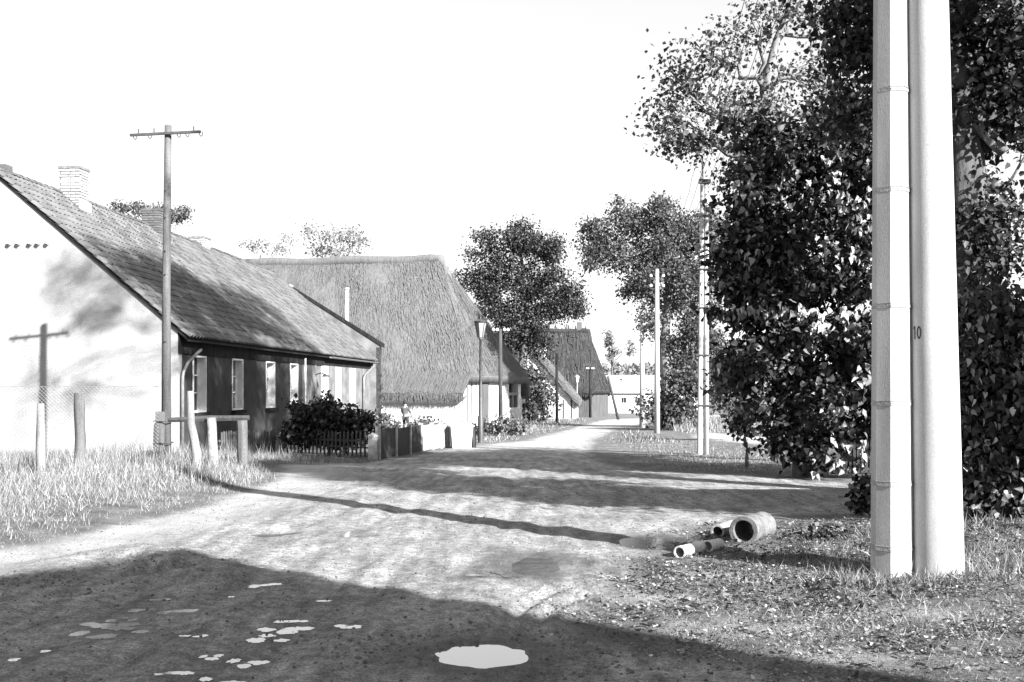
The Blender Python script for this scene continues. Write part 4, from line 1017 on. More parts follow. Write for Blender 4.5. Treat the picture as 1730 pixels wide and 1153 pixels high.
# debris beside the road: broken pipes
def pipe(pa, pb, ra, rb_, wall, label, mtl, socket=True, zup=0.0):
    xa, ya = pa; xb, yb = pb
    a = Vector((xa, ya, gz(xa, ya) + ra * .80 + zup)); b = Vector((xb, yb, gz(xb, yb) + rb_ * .80 + zup)); d = (b - a); L_ = d.length
    o = empty('broken_pipe', (xa, ya, gz(xa, ya)), 0, label=label, cat='pipe')
    Q = Matrix.Translation(a - Vector(o.location)) @ d.to_track_quat('Z', 'Y').to_matrix().to_4x4()
    n = 28; prof = [(ra - wall, L_), (ra - wall, 0), (ra - wall, -.002), (ra, -.002)]
    if socket: prof += [(ra, L_ * .10), (ra * .96, L_ * .13)]
    prof += [(ra * .96, L_ * .85), (rb_, L_), (rb_ - wall, L_)]
    mb = MB(); mb.lathe(prof, n, Q); mb.build('barrel', M[mtl], o, False)
    return o
pipe(P(1256, 921), P(1288, 908), .150, .152, .040, 'short wide concrete pipe lying open end towards the road', 'pipe_concrete')
pa_, pb_ = P(1212, 909), P(1236, 898)
pipe(pa_, pb_, .075, .07, .02, 'dark narrow pipe lying behind the white pieces', 'stone')
pw = pipe(P(1148, 941), P(1188, 930), .062, .05, .014, 'longer white broken pipe with a flared collar at the puddle', 'plaster_white')
pipe(P(1196, 932), P(1216, 928), .06, .055, .014, 'shorter white pipe fragment half sunk in the grass', 'plaster_white')

# ------------------------------------------------------------------ trees and bushes
LEAF_V = [(0, 0, 0), (-.40, .16, .12), (-.27, .58, .08), (0, 1.05, -.14), (.27, .58, .08), (.40, .16, .12), (0, .40, -.03)]
LEAF_F = [(0, 6, 1), (1, 6, 2), (2, 6, 3), (3, 6, 4), (4, 6, 5), (5, 6, 0)]
DIA_V = [(0, 0, 0), (-.38, .5, .10), (0, 1, -.05), (.38, .5, .10)]; DIA_F = [(0, 3, 1), (1, 3, 2)]
def offshoots(clumps, rng):
    out = []
    for c, r, n in clumps:
        c = np.array(c); r = np.array(r, float)
        out.append((c, tuple(r * .82), int(n * .5)))
        m_ = 5
        for d in unit(m_, rng):
            q_ = .28 + .30 * rng.random()
            out.append((c + d * r * (.75 + .45 * rng.random()), tuple(r * q_), int(n * .5 / m_ * (.5 + rng.random()))))
    return out
def crown_leaves(clumps, size, rng, sub=.22, per=26, tmpl='dia', shell=.45, up=.5):
    P_, D_, S_ = [], [], []
    subs = []
    for (c, r, n) in clumps:
        ns_ = max(3, n // per)
        d = unit(ns_, rng); s = np.array(c) + d * np.array(r) * (rng.random((ns_, 1)) ** shell)
        subs.append(s)
        idx = rng.integers(0, ns_, n)
        P_.append(s[idx] + rng.normal(size=(n, 3)) * sub * np.array([1, 1, .7])); D_.append(d[idx])
    P_ = np.concatenate(P_); D_ = np.concatenate(D_); n = len(P_)
    nr = D_ * .6 + np.array([0, 0, up]) + rng.normal(size=(n, 3)) * .55
    fw = rng.normal(size=(n, 3)) * .8 + np.array([0, 0, -.5]) + D_ * .3
    sc_ = size * (.5 + 1.0 * rng.random(n))
    tv_, tf_ = (LEAF_V, LEAF_F) if tmpl == 'leaf' else (DIA_V, DIA_F)
    V, Fc = scatter(tv_, tf_, P_, fw, nr, sc_)
    return V, Fc, subs, P_, D_
def curve_pts(a, b, n, rng, wob, rise=0.0):
    a = np.array(a, float); b = np.array(b, float); t = np.linspace(0, 1, n)[:, None]
    p = a * (1 - t) + b * t; L_ = np.linalg.norm(b - a)
    off = rng.normal(size=(n, 3)) * wob * L_; off[0] = 0; off[-1] = 0
    p = p + off; p[:, 2:3] += rise * L_ * 4 * t * (1 - t)
    return p
def tree(name, label, cat, trunk, tr, clumps, size, leafm, barkm='bark', seed=0, group=None, sub=.22, per=26, tmpl='dia', limb_r=.1, twigs=6, shell=.45, up=.5, limbs=True, branchy=False):
    """trunk: list of world points; clumps: (centre, radii, leaves) in world metres"""
    rng = np.random.default_rng(seed); base = Vector(trunk[0])
    o = empty(name, base, 0, label=label, cat=cat, group=group)
    b = np.array(base)
    mb = MB(); mb.tube([Vector(p) - base for p in trunk], tr, 12, wob=.10, seed=seed); mb.build('trunk', M[barkm], o, True)
    lc = [(np.array(c) - b, r, n) for c, r, n in clumps]
    V, Fc, subs, LP, LD = crown_leaves(offshoots(lc, rng) if branchy else lc, size, rng, sub, per, tmpl, shell, up)
    props(link('crown', np_mesh('crown', V, Fc), M[leafm], o), kind='stuff')
    if limbs:
        tk = np.array([np.array(p) - b for p in trunk])
        for ci, (c, r, n) in enumerate(clumps):
            sb = np.concatenate(subs[ci * 6:ci * 6 + 6]) if branchy else subs[ci]
            c = np.array(c) - b
            zt = min(max(c[2] - .45 * np.linalg.norm(c[:2] - tk[-1][:2]) - .3, tk[len(tk) // 3][2]), tk[-1][2])
            i = int(np.argmin(np.abs(tk[:, 2] - zt))); rt_ = tr[i] if hasattr(tr, '__len__') else tr
            mb = MB(); p = curve_pts(tk[i], c, 6, rng, .05, .05)
            mb.tube(p, list(np.linspace(min(limb_r, rt_ * .7), .02, 6)), 7)
            for s in sb[rng.permutation(len(sb))[:twigs]]:
                st = p[rng.integers(3, 6)]
                mb.tube(curve_pts(st, s, 4, rng, .06), [.022, .015, .010, .005], 5, caps=False)
            mb.build('limb', M[barkm], o, True)
    return o
def cl(px, py, Y, rx, ry, rd, n):
    k = Y / F; return (tuple(at(px, py, Y)), (rx * k, rd, ry * k), n)
def tk(Y, *pts, dz=-.3):
    out = [tuple(at(px, py, Y)) for px, py in pts]
    x, y = out[0][0], Y; out[0] = (x, y, gz(x, y) + dz); return out

# broad dark hedge tree on the verge, leaves in layers
Y0 = 20.5
ivy_cl = [cl(1302, 335, Y0, 72, 60, .9, 1500), cl(1400, 330, Y0, 90, 75, 1.0, 1800), cl(1275, 430, Y0, 52, 75, .9, 1500), cl(1350, 450, Y0, 105, 80, 1.3, 2600), cl(1445, 430, Y0, 60, 90, 1.0, 1600),
          cl(1295, 560, Y0, 66, 60, 1.0, 1700), cl(1380, 565, Y0, 90, 55, 1.3, 2100), cl(1455, 560, Y0, 40, 70, .9, 1100), cl(1285, 625, Y0, 58, 45, .9, 1500), cl(1355, 645, Y0, 75, 45, 1.1, 1500),
          cl(1455, 680, Y0, 40, 60, .8, 1200), cl(1440, 620, Y0, 45, 40, .8, 900), cl(1420, 265, Y0, 60, 40, .8, 900), cl(1330, 275, Y0, 55, 35, .7, 700), cl(1350, 715, Y0, 55, 40, .9, 1300),
          cl(1425, 755, Y0, 60, 38, .8, 1100), cl(1355, 765, Y0, 55, 28, .8, 900), cl(1290, 690, Y0, 35, 28, .6, 500), cl(1320, 400, Y0, 70, 60, 1.2, 1100)]
ivy_cl += [cl(1212, 425, Y0, 14, 16, .25, 70), cl(1210, 525, Y0, 14, 14, .25, 70), cl(1222, 650, Y0, 14, 14, .25, 70), cl(1222, 330, Y0, 14, 12, .25, 60), cl(1300, 245, Y0, 60, 45, .8, 900), cl(1400, 225, Y0, 65, 45, .8, 1000), cl(1450, 300, Y0, 40, 60, .8, 900), cl(1252, 500, Y0, 28, 60, .5, 500), cl(1256, 370, Y0, 24, 50, .5, 420), cl(1245, 615, Y0, 22, 30, .4, 350), cl(1268, 292, Y0, 26, 28, .5, 350)]
ivy = tree('hedge_tree', 'broad dark leafy tree right behind the slim twin pole', 'tree', tk(Y0, (1362, 800), (1360, 700), (1355, 560), (1350, 420), (1345, 300)), [.26, .22, .18, .12, .05], [(c, r, int(n * 1.1)) for c, r, n in ivy_cl], .115, 'ivy_leaf', seed=21, tmpl='leaf', sub=.16, per=34, limb_r=.07, branchy=True)
leaf_me = np_mesh('leaf', np.array(LEAF_V), np.array(LEAF_F)); leaf_me.materials.append(M['sunlit_leaf'])
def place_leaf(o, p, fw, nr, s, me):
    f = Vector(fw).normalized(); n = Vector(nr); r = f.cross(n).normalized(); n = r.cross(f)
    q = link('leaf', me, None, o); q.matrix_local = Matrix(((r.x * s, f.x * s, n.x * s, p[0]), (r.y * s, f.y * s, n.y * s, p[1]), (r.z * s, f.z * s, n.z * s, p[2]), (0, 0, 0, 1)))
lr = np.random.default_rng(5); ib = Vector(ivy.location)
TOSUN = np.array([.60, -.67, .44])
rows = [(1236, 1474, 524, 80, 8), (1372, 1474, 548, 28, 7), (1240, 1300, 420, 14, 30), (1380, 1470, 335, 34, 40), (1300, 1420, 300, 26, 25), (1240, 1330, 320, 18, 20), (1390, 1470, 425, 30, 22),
        (1385, 1472, 690, 16, 6), (1400, 1470, 745, 14, 14), (1370, 1472, 780, 14, 20), (1440, 1474, 640, 16, 30)]  # rows of leaves coloured as if sunlit
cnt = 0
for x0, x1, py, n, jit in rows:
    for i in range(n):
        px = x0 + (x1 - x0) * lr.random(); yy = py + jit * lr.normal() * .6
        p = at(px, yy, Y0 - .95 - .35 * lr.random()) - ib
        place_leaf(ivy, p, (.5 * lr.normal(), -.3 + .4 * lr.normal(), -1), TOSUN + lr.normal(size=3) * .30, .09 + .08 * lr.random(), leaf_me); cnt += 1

# tall open tree whose bare upper boughs show above the hedge tree
Y1 = 26
t1_cl = [cl(1120, 210, Y1, 50, 35, .8, 260), cl(1178, 155, Y1, 62, 50, 1.0, 420), cl(1145, 235, Y1, 36, 28, .6, 240), cl(1240, 195, Y1, 58, 45, 1.0, 480), cl(1205, 95, Y1, 62, 40, 1.0, 300), cl(1280, 55, Y1, 65, 50, 1.0, 300),
         cl(1295, 175, Y1, 55, 50, 1.0, 430), cl(1362, 120, Y1, 55, 55, 1.0, 380), cl(1395, 195, Y1, 50, 45, .9, 460), cl(1180, 235, Y1, 45, 25, .7, 330), cl(1262, 262, Y1, 45, 35, .8, 360), cl(1345, 235, Y1, 60, 45, 1.0, 520),
         cl(1405, 60, Y1, 45, 50, .9, 260), cl(1140, 130, Y1, 45, 30, .7, 130), cl(1345, 20, Y1, 60, 30, 1.0, 220),
         ((7.0, 25.0, 12.6), (1.6, 1.6, 1.3), 900), ((5.2, 24.5, 12.2), (1.5, 1.5, 1.2), 800), ((6.4, 25, 14.6), (1.5, 1.5, 1.2), 900), ((8.4, 25, 13.6), (1.4, 1.4, 1.3), 700)]
t1_cl += [((6.0, 24.5, 16.6), (1.7, 1.7, 1.2), 1000), ((7.6, 23.5, 17.6), (1.5, 1.5, 1.2), 800), ((4.6, 23.8, 14.2), (1.1, 1.3, .9), 600)]
tree('open_tree', 'tall thinly leaved tree showing pale boughs against the sky', 'tree', tk(Y1, (1318, 780), (1312, 500), (1300, 280), (1292, 150), (1312, 70), (1345, -10), (1370, -180)), [.22, .2, .17, .13, .10, .08, .03], [(c, r, int(n * 1.5)) for c, r, n in t1_cl], .105, 'sparse_leaf', 'bark_pale', seed=33, sub=.22, per=16, limb_r=.09, twigs=9, shell=.6, branchy=True)
# massive lime behind the pair of poles
Y2 = 16
t2_cl = [cl(1665, 60, Y2, 85, 75, 1.1, 2200), cl(1712, 150, Y2, 60, 55, 1.0, 1500), cl(1645, 175, Y2, 45, 38, .8, 900), cl(1452, 75, Y2, 42, 60, .8, 1100), cl(1448, 190, Y2, 32, 50, .7, 800), cl(1425, 18, Y2, 30, 22, .6, 400), cl(1560, 60, Y2, 60, 80, .9, 900),
         cl(1790, 90, Y2, 80, 90, 1.0, 1200), cl(1715, 330, Y2, 26, 18, .5, 70), cl(1655, 370, Y2, 40, 40, .7, 700), cl(1645, 440, Y2, 44, 45, .7, 900), cl(1640, 235, Y2, 40, 24, .5, 260), cl(1690, 430, Y2, 36, 22, .5, 200), cl(1715, 215, Y2, 40, 22, .6, 450), cl(1640, 320, Y2, 16, 26, .4, 110),
         ((5.0, 16.5, 8.9), (1.8, 1.6, 1.2), 1500), ((7.5, 15.5, 9.2), (1.8, 1.6, 1.2), 1500), ((6.2, 17, 11.2), (2.0, 1.8, 1.3), 1700), ((4.6, 15.5, 12.3), (1.3, 1.3, 1.1), 800), ((8.3, 17, 11.6), (1.7, 1.7, 1.2), 1200),
         ((6.8, 16, 13.6), (1.6, 1.6, 1.2), 1100), ((5.4, 19.5, 12.6), (1.3, 1.5, 1.0), 800), ((7.4, 20.5, 12.4), (1.3, 1.5, 1.1), 800), ((6.4, 21.5, 14.8), (1.2, 1.5, 1.0), 600)]
t2_cl += [((5.8, 9.6, 16.6), (.9, .8, .4), 80), ((5.6, 8.6, 15.6), (.6, .6, .3), 45), ((5.4, 10.2, 14.4), (.5, .6, .4), 55), ((6.2, 9.0, 18.0), (.8, .7, .4), 70), ((5.5, 10.8, 16.0), (.7, .7, .4), 80), ((7.0, 13.2, 8.4), (1.4, 1.2, .8), 1100), ((8.0, 12.6, 8.6), (1.2, 1.0, .8), 800), ((6.3, 15.0, 12.2), (1.4, 1.3, .9), 1000), ((6.0, 18.5, 13.0), (1.4, 1.4, .9), 1000), ((6.2, 22.0, 12.6), (1.2, 1.4, .9), 800), ((6.2, 13.6, 15.2), (1.6, 1.2, 1.0), 1300), ((6.0, 13.2, 17.2), (1.5, 1.2, 1.0), 1300), ((6.0, 16.2, 17.8), (1.7, 1.5, 1.1), 1500), ((6.2, 18.6, 16.0), (1.5, 1.5, 1.1), 1300), ((6.0, 11.0, 17.6), (1.6, 1.2, .8), 420), ((7.4, 9.8, 19.4), (1.3, 1.1, .8), 350), ((6.4, 15.5, 16.0), (2.0, 1.8, 1.2), 1500), ((5.0, 18.5, 15.0), (1.4, 1.6, 1.0), 900), ((7.4, 18.5, 17.2), (1.6, 1.6, 1.2), 1000), ((5.6, 14.4, 17.8), (1.3, 1.3, 1.0), 700), ((8.0, 15.5, 18.8), (1.5, 1.5, 1.1), 900), ((6.6, 20.8, 17.4), (1.2, 1.5, .9), 600)]
lime = tree('lime_tree', 'massive dark tree behind the numbered pole, boughs overhanging the top', 'tree', tk(Y2, (1640, 860), (1634, 500), (1630, 300), (1624, 200), (1610, 60), (1600, -150), (1590, -500)), [.36, .31, .29, .25, .2, .16, .05], [(c, r, int(n * (3.4 if c[2] > 8.2 else 1.6))) for c, r, n in t2_cl], .088, 'lime_leaf', 'lime_bark', seed=44, tmpl='leaf', sub=.22, per=34, limb_r=.12, twigs=4)
lb = Vector(lime.location)
mb = MB(); mb.tube([at(1634, 190, Y2) - lb, at(1655, 205, Y2 - .2) - lb, at(1676, 235, Y2 - .3) - lb, at(1697, 258, Y2 - .35) - lb], [.16, .13, .10, .085], 10, wob=.15, seed=2); mb.build('limb_stub', M['bark_pale'], lime, True)
mb = MB(); mb.tube([at(1760, 230, Y2) - lb, at(1725, 275, Y2) - lb, at(1700, 320, Y2) - lb, at(1688, 360, Y2) - lb], [.03, .022, .015, .008], 6); mb.build('twig', M['bark'], lime, True)
# a smaller tree just outside the frame on the right that throws bands of shade over the road
side_cl = [((8.0, 8.6, 5.5), (1.2, 1.0, .6), 900), ((8.4, 9.0, 7.5), (1.1, 1.0, .6), 900), ((8.6, 9.4, 9.8), (1.1, 1.0, .7), 900), ((8.6, 10.0, 3.2), (1.0, 1.0, .7), 800), ((8.2, 10.3, 4.6), (.9, .9, .5), 500), ((8.9, 9.8, 6.2), (1.1, 1.1, .7), 900), ((8.3, 10.2, 8.4), (1.0, 1.0, .8), 700)]
tree('roadside_tree', 'layered young tree beside the lane to the right of the poles', 'tree', [(8.6, 10.1, -.2), (8.6, 10.0, 3), (8.5, 10.1, 6), (8.4, 10.1, 9)], [.14, .12, .08, .03], [(c, r, int(n * 2.2)) for c, r, n in side_cl], .14, 'lime_leaf', seed=55, sub=.22)
tree('slender_tree', 'slender upright tree to the right of the poles, nearest the viewer', 'tree', [(9.1, 7.4, -.2), (9.1, 7.4, 3), (9.0, 7.4, 7), (9.0, 7.4, 10.5)], [.13, .11, .07, .02], [((9.0, 8.3, 4.3), (.9, .9, .6), 1500), ((8.9, 7.6, 5.9), (1.1, 1.0, .8), 2400), ((9.0, 7.3, 7.6), (1.15, 1.0, .8), 2600), ((9.0, 7.3, 9.2), (1.1, 1.0, .8), 2200), ((9.0, 7.5, 10.6), (.8, .8, .6), 900)], .13, 'lime_leaf', seed=57, sub=.2)
tree('orchard_tree', 'spreading fruit tree beyond the hedge to the right of the lane', 'tree', [(11.8, 16, -.2), (11.8, 16, 2), (11.6, 15.9, 4), (11.5, 15.8, 7)], [.2, .17, .12, .05], [((11.4, 15.6, 5.0), (2.0, 2.0, 1.0), 3000), ((11.8, 16.2, 7.0), (2.0, 1.8, 1.0), 3000), ((12.2, 17.0, 8.8), (1.6, 1.6, .9), 1800), ((10.6, 16.8, 4.2), (1.0, 1.2, .7), 800), ((12.6, 15.0, 3.4), (1.2, 1.2, .8), 900), ((10.6, 19.0, 6.4), (1.5, 1.5, .8), 2400), ((11.5, 19.5, 8.2), (1.5, 1.5, .8), 2200), ((10.3, 18.0, 8.0), (1.4, 1.4, .8), 2000)], .13, 'lime_leaf', seed=56, sub=.25)
# hedge to the right of the poles
Y3 = 13.2
hd_cl = [cl(1660, 520, Y3, 45, 40, .7, 900), cl(1705, 560, Y3, 40, 40, .7, 800), cl(1650, 610, Y3, 40, 45, .7, 1100), cl(1700, 650, Y3, 45, 50, .8, 1300), cl(1655, 700, Y3, 42, 45, .7, 1200), cl(1700, 750, Y3, 48, 50, .8, 1400),
         cl(1655, 790, Y3, 42, 45, .7, 1200), cl(1705, 830, Y3, 48, 38, .8, 1200), cl(1645, 850, Y3, 34, 26, .6, 600), cl(1760, 600, Y3, 50, 60, .8, 900), cl(1770, 760, Y3, 55, 80, .8, 1200), cl(1850, 780, Y3, 60, 80, .8, 900), cl(1465, 845, Y3, 14, 16, .3, 120)]
hed = tree('ivy_hedge', 'thick ivy hedge right of the numbered pole', 'hedge', [(5.9, Y3, -.2), (5.9, Y3, .8), (5.95, Y3, 1.6), (6.0, Y3, 2.4)], [.10, .08, .06, .03], [(c, r, int(n * 1.7)) for c, r, n in hd_cl[:-1]], .078, 'hedge_leaf', seed=66, tmpl='leaf', sub=.13, per=40, limb_r=.05, twigs=3)
hb = Vector(hed.location)
hleaf = np_mesh('leaf', np.array(LEAF_V), np.array(LEAF_F)); hleaf.materials.append(M['hedge_leaf'])
bleaf = leaf_me
for i in range(240):
    px = 1618 + 112 * lr.random(); py = 480 + 395 * lr.random()
    p = at(px, py, Y3 - .72 - .25 * lr.random()) - hb
    place_leaf(hed, p, (.6 * lr.normal(), -.3, -1), TOSUN + lr.normal(size=3) * .6, .07 + .03 * lr.random(), bleaf if lr.random() < .2 else hleaf)
# plank fence seen through the hedge, picket fence under the hedge tree
o = empty('plank_fence', (5.5, 14.4, 0), 0, label='dark plank fence glimpsed through the ivy hedge', cat='fence')
for i in range(16):
    mb = MB(); mb.box(i * .24, i * .24 + .228, 0, .02, -.2, 2.20 - .01 * (i % 3)); mb.build('plank', M['dark_wood'], o)
mb = MB(); mb.box(-.1, 3.9, .022, .08, 1.7, 1.8); mb.build('fence_rail', M['dark_wood'], o)
x0, _ = P(1392, 815)
picket_fence((5.72, 20.2), (6.75, 19.7), 16, .62, 'old_wood', 'short picket fence in the shade under the hedge tree', z_off=.05, w=.04)
# big rose bush before the pale wall
xb_, yb_ = P(556, 760); Yb = 28.4
bb_cl = [cl(520, 712, Yb, 32, 26, .6, 900), cl(555, 700, Yb, 34, 28, .6, 1100), cl(590, 712, Yb, 34, 26, .6, 1000), cl(620, 722, Yb, 18, 20, .4, 500), cl(500, 735, Yb, 20, 18, .4, 450), cl(560, 738, Yb, 60, 18, .6, 1000), cl(548, 684, Yb, 14, 10, .3, 180), cl(503, 690, Yb, 16, 12, .3, 160)]
tree('rose_bush', 'dense dark bush with bright leaves in front of the pale house wall', 'bush', [(at(556, 760, Yb).x, Yb, gz(at(556, 760, Yb).x, Yb) - .1), tuple(at(556, 735, Yb)), tuple(at(556, 700, Yb))], [.05, .04, .02], bb_cl, .10, 'bush_leaf', seed=77, tmpl='leaf', sub=.14, per=30, limb_r=.03, twigs=3)
# trees further off
def far_tree(px, Y, crown, label, seed, size=.2, leafm='mid_leaf', trunk_px=None, tr=.25, name='tree', cat='tree', group=None, sub=.45, barkm='bark', per=30, top=None, limb_r=.14, tmpl='dia'):
    tp_ = trunk_px or [(px, 700), (px, 560), (px, 470)]
    t = tk(Y, *tp_); return tree(name, label, cat, t, list(np.linspace(tr, tr * .3, len(t))), [cl(a, b, Y, rx, ry, rd, int(n * 2.6)) for a, b, rx, ry, rd, n in crown], size * .8, leafm, barkm, seed, group, sub * .7, per, limb_r=limb_r, twigs=4, tmpl=tmpl, branchy=True)
far_tree(1128, 62, [(1010, 395, 30, 30, 1.2, 700), (1060, 375, 45, 32, 1.5, 1100), (1115, 385, 50, 40, 1.8, 1400), (1165, 390, 40, 40, 1.6, 1000), (1040, 430, 50, 35, 1.6, 1300), (1100, 440, 50, 40, 1.8, 1400), (1160, 450, 45, 40, 1.6, 1200), (1085, 485, 35, 28, 1.3, 900),
                    (1150, 510, 45, 35, 1.5, 1100), (1180, 560, 35, 50, 1.5, 1000), (1195, 460, 30, 60, 1.5, 800), (1095, 540, 18, 30, .8, 350), (1168, 570, 40, 40, 1.4, 900), (1190, 620, 36, 40, 1.4, 900), (1150, 615, 22, 34, 1.1, 500), (1205, 400, 26, 40, 1.2, 600)], 'round crowned tree with forked trunk behind the single poles', 91, size=.19,
         trunk_px=[(1126, 722), (1128, 640), (1122, 590), (1126, 540), (1130, 470), (1120, 400)], tr=.42, barkm='bark_pale', sub=.42)
far_tree(885, 82, [(830, 420, 30, 28, 1.6, 900), (880, 405, 40, 25, 1.8, 1200), (925, 420, 32, 28, 1.6, 1000), (810, 465, 36, 28, 1.7, 1100), (865, 460, 50, 35, 2.0, 1700), (925, 470, 38, 32, 1.8, 1300), (825, 520, 30, 32, 1.6, 1200), (880, 525, 48, 35, 2.0, 1900),
                   (940, 515, 40, 30, 1.7, 1300), (965, 500, 20, 20, 1.0, 500), (900, 565, 40, 26, 1.7, 1300), (850, 570, 20, 28, 1.2, 700), (972, 525, 16, 10, .8, 250)], 'full dark crowned tree rising behind the barn end', 92, size=.21,
         trunk_px=[(884, 705), (882, 620), (888, 570), (890, 510), (880, 430)], tr=.38, leafm='lime_leaf', sub=.5)
far_tree(570, 96, [(545, 405, 26, 22, 1.5, 200), (578, 398, 24, 18, 1.5, 170), (600, 412, 22, 16, 1.4, 190), (525, 393, 14, 12, 1.0, 60), (560, 425, 40, 14, 1.6, 200)], 'loose crown showing above the big thatched roof', 93, size=.24, leafm='hazy_leaf', sub=.5, tr=.3)
far_tree(435, 96, [(420, 415, 14, 12, 1.0, 60), (440, 418, 18, 10, 1.0, 70), (485, 405, 14, 14, 1.0, 36), (480, 418, 22, 8, 1.0, 50)], 'thin treetop just over the far end of the tiled ridge', 94, size=.24, leafm='hazy_leaf', sub=.45, tr=.2)
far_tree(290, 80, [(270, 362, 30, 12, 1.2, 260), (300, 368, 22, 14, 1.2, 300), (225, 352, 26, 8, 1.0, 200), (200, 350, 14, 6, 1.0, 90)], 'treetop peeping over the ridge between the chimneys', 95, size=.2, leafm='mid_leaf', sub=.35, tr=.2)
far_tree(1032, 230, [(1032, 575, 8, 16, 1.2, 240), (1034, 600, 10, 14, 1.3, 240), (1066, 592, 6, 14, 1.0, 120)], 'slim poplar paled for haze far behind the white house', 96, size=.5, sub=.5, tr=.3, leafm='hazy_leaf', trunk_px=[(1034, 690), (1034, 610), (1033, 560)])
# undergrowth
def bush(px, Y, crown, label, seed, size=.14, leafm='weed_leaf', name='bush', cat='bush', group=None, sub=.2, per=30, hs=.5):
    x = at(px, 0, Y).x; z = gz(x, Y)
    return tree(name, label, cat, [(x, Y, z - .1), (x, Y, z + .4 * hs), (x, Y, z + .9 * hs)], [.05 * min(1, hs * 2), .04 * min(1, hs * 2), .02 * min(1, hs * 2)], [cl(a, b, Y, rx, ry, rd, n) for a, b, rx, ry, rd, n in crown], size, leafm, 'bark', seed, group, sub, per, limb_r=.03, twigs=2)
bush(900, 78, [(900, 640, 22, 22, 1.2, 900), (915, 670, 22, 26, 1.3, 1000), (885, 680, 16, 22, 1.0, 600), (905, 695, 30, 14, 1.2, 700), (875, 640, 10, 22, .8, 350)], 'tall shrub around the white lamp beyond the barn', 101, .22, 'mid_leaf', sub=.3)
bush(830, 46, [(818, 722, 14, 10, .4, 350), (845, 718, 16, 12, .5, 450), (868, 722, 18, 9, .5, 350)], 'low weedy shrub around the foot of the insulator pole', 102, .13)
bush(1155, 56, [(1140, 660, 26, 30, 1.0, 800), (1180, 640, 28, 36, 1.2, 1000), (1150, 695, 34, 22, 1.0, 800), (1215, 640, 24, 30, 1.0, 700), (1125, 700, 16, 18, .7, 400), (1095, 690, 8, 24, .5, 250)], 'undergrowth at the foot of the forked tree', 103, .2, 'mid_leaf', sub=.3)
bush(1240, 40, [(1225, 668, 24, 26, .8, 600), (1262, 690, 22, 14, .7, 400)], 'light shrub in the gap behind the twin pole', 104, .15, 'weed_leaf', sub=.25)
bush(1262, 23.5, [(1255, 715, 18, 18, .4, 350)], 'small dark shrub at the left foot of the hedge tree', 105, .11, 'ivy_leaf', sub=.14)
bush(1458, 13.9, [(1460, 842, 16, 20, .25, 420), (1466, 818, 8, 14, .2, 160)], 'small dark bush at the left side of the banded pole foot', 106, .08, 'ivy_leaf', sub=.07, hs=.3)
bush(1388, 11.1, [(1372, 905, 16, 9, .2, 260), (1400, 902, 20, 11, .22, 330)], 'low dark clump of weeds between the wide pipe and the banded pole', 107, .05, 'ivy_leaf', sub=.05, hs=.1)
gp = [(648, 708, 14, 10), (668, 712, 12, 8), (702, 712, 12, 9), (718, 708, 10, 12), (735, 712, 12, 8), (650, 694, 7, 7), (752, 716, 10, 7)]
for i, (a, b, rx, ry) in enumerate(gp):
    Yg = 44 + (i % 3) * 2
    lab = ['tall garden plant left of the stooping person', 'low garden plant directly before the stooping person', 'leafy garden plant just right of the stooping person', 'pointed garden plant in the middle of the flower bed', 'spreading garden plant behind the panel fence posts',
           'highest garden plant against the white barn wall', 'rightmost garden plant near the white bin'][i]
    bush(a, Yg, [(a, b + 6, rx, ry * .8, .3, 200), (a, b + 16, rx, 9, .3, 150)], lab, 110 + i, .11, 'weed_leaf', 'garden_plant', 'plant', 'plants in the barn garden', sub=.12)
# far wood behind the white house
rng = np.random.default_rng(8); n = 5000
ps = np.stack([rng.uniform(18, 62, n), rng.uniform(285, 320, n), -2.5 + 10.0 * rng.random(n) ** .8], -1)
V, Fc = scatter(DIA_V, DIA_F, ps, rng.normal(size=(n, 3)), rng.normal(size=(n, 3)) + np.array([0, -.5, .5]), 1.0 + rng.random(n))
props(link('far_wood', np_mesh('far_wood', V, Fc), M['hazy_leaf']), 'distant wood beyond the white house', None, kind='stuff')

# ------------------------------------------------------------------ grass, weeds, stones
BL_V = [(-.5, 0, 0), (.5, 0, 0), (-.34, .5, .06), (.34, .5, .06), (0, 1, .28)]; BL_F = [(0, 1, 3), (0, 3, 2), (2, 3, 4)]
def grass(name, region, n, h, w, matn, seed, lean=.35, edge=-.15, fade=.5, label=None, patch=1.0, tall=None):
    rng = np.random.default_rng(seed)
    x = rng.uniform(region[0], region[1], n); y = region[2] + (region[3] - region[2]) * rng.random(n) ** 1.25
    sd = dirt_sd(x, y); pr = sstep(edge + .1, edge - fade, sd) * np.clip(.25 + 1.6 * (fbm(x * patch, y * patch, seed, 3) - .25), .1, 1)
    k = rng.random(n) < pr; x, y = x[k], y[k]; m_ = len(x); z = H(x, y) - .01
    hh = h * (.22 + .78 * sstep(edge + .1, -2.2, sd[k])) * (.35 + .9 * rng.random(m_) ** 1.6) * (.6 + .8 * fbm(x * .9, y * .9, seed + 3, 2))
    fw = rng.normal(size=(m_, 3)) * lean; fw[:, 2] = 1
    nr = rng.normal(size=(m_, 3)); nr[:, 2] *= .2
    V, Fc = scatter(BL_V, BL_F, np.stack([x, y, z], -1), fw, nr, np.stack([w * (.6 + .8 * rng.random(m_)), hh, hh], 1))
    return props(link(name, np_mesh(name, V, Fc), M[matn]), label, kind='stuff')
grass('dry_grass', (-16, -3.2, 9.5, 27), 230000, .23, .0065, 'dry_grass', 1, .42, edge=.15, fade=1.3, label='tall dry grass around the old posts')
grass('dry_grass', (-9, -4.2, 18, 26), 14000, .42, .009, 'dry_grass', 2, .25, label='longest dry grass under the gate rail')
grass('verge_grass', (-7, -1, 23.8, 28.5), 9000, .08, .01, 'short_grass', 3, .6, label='short grass along the picket fence')
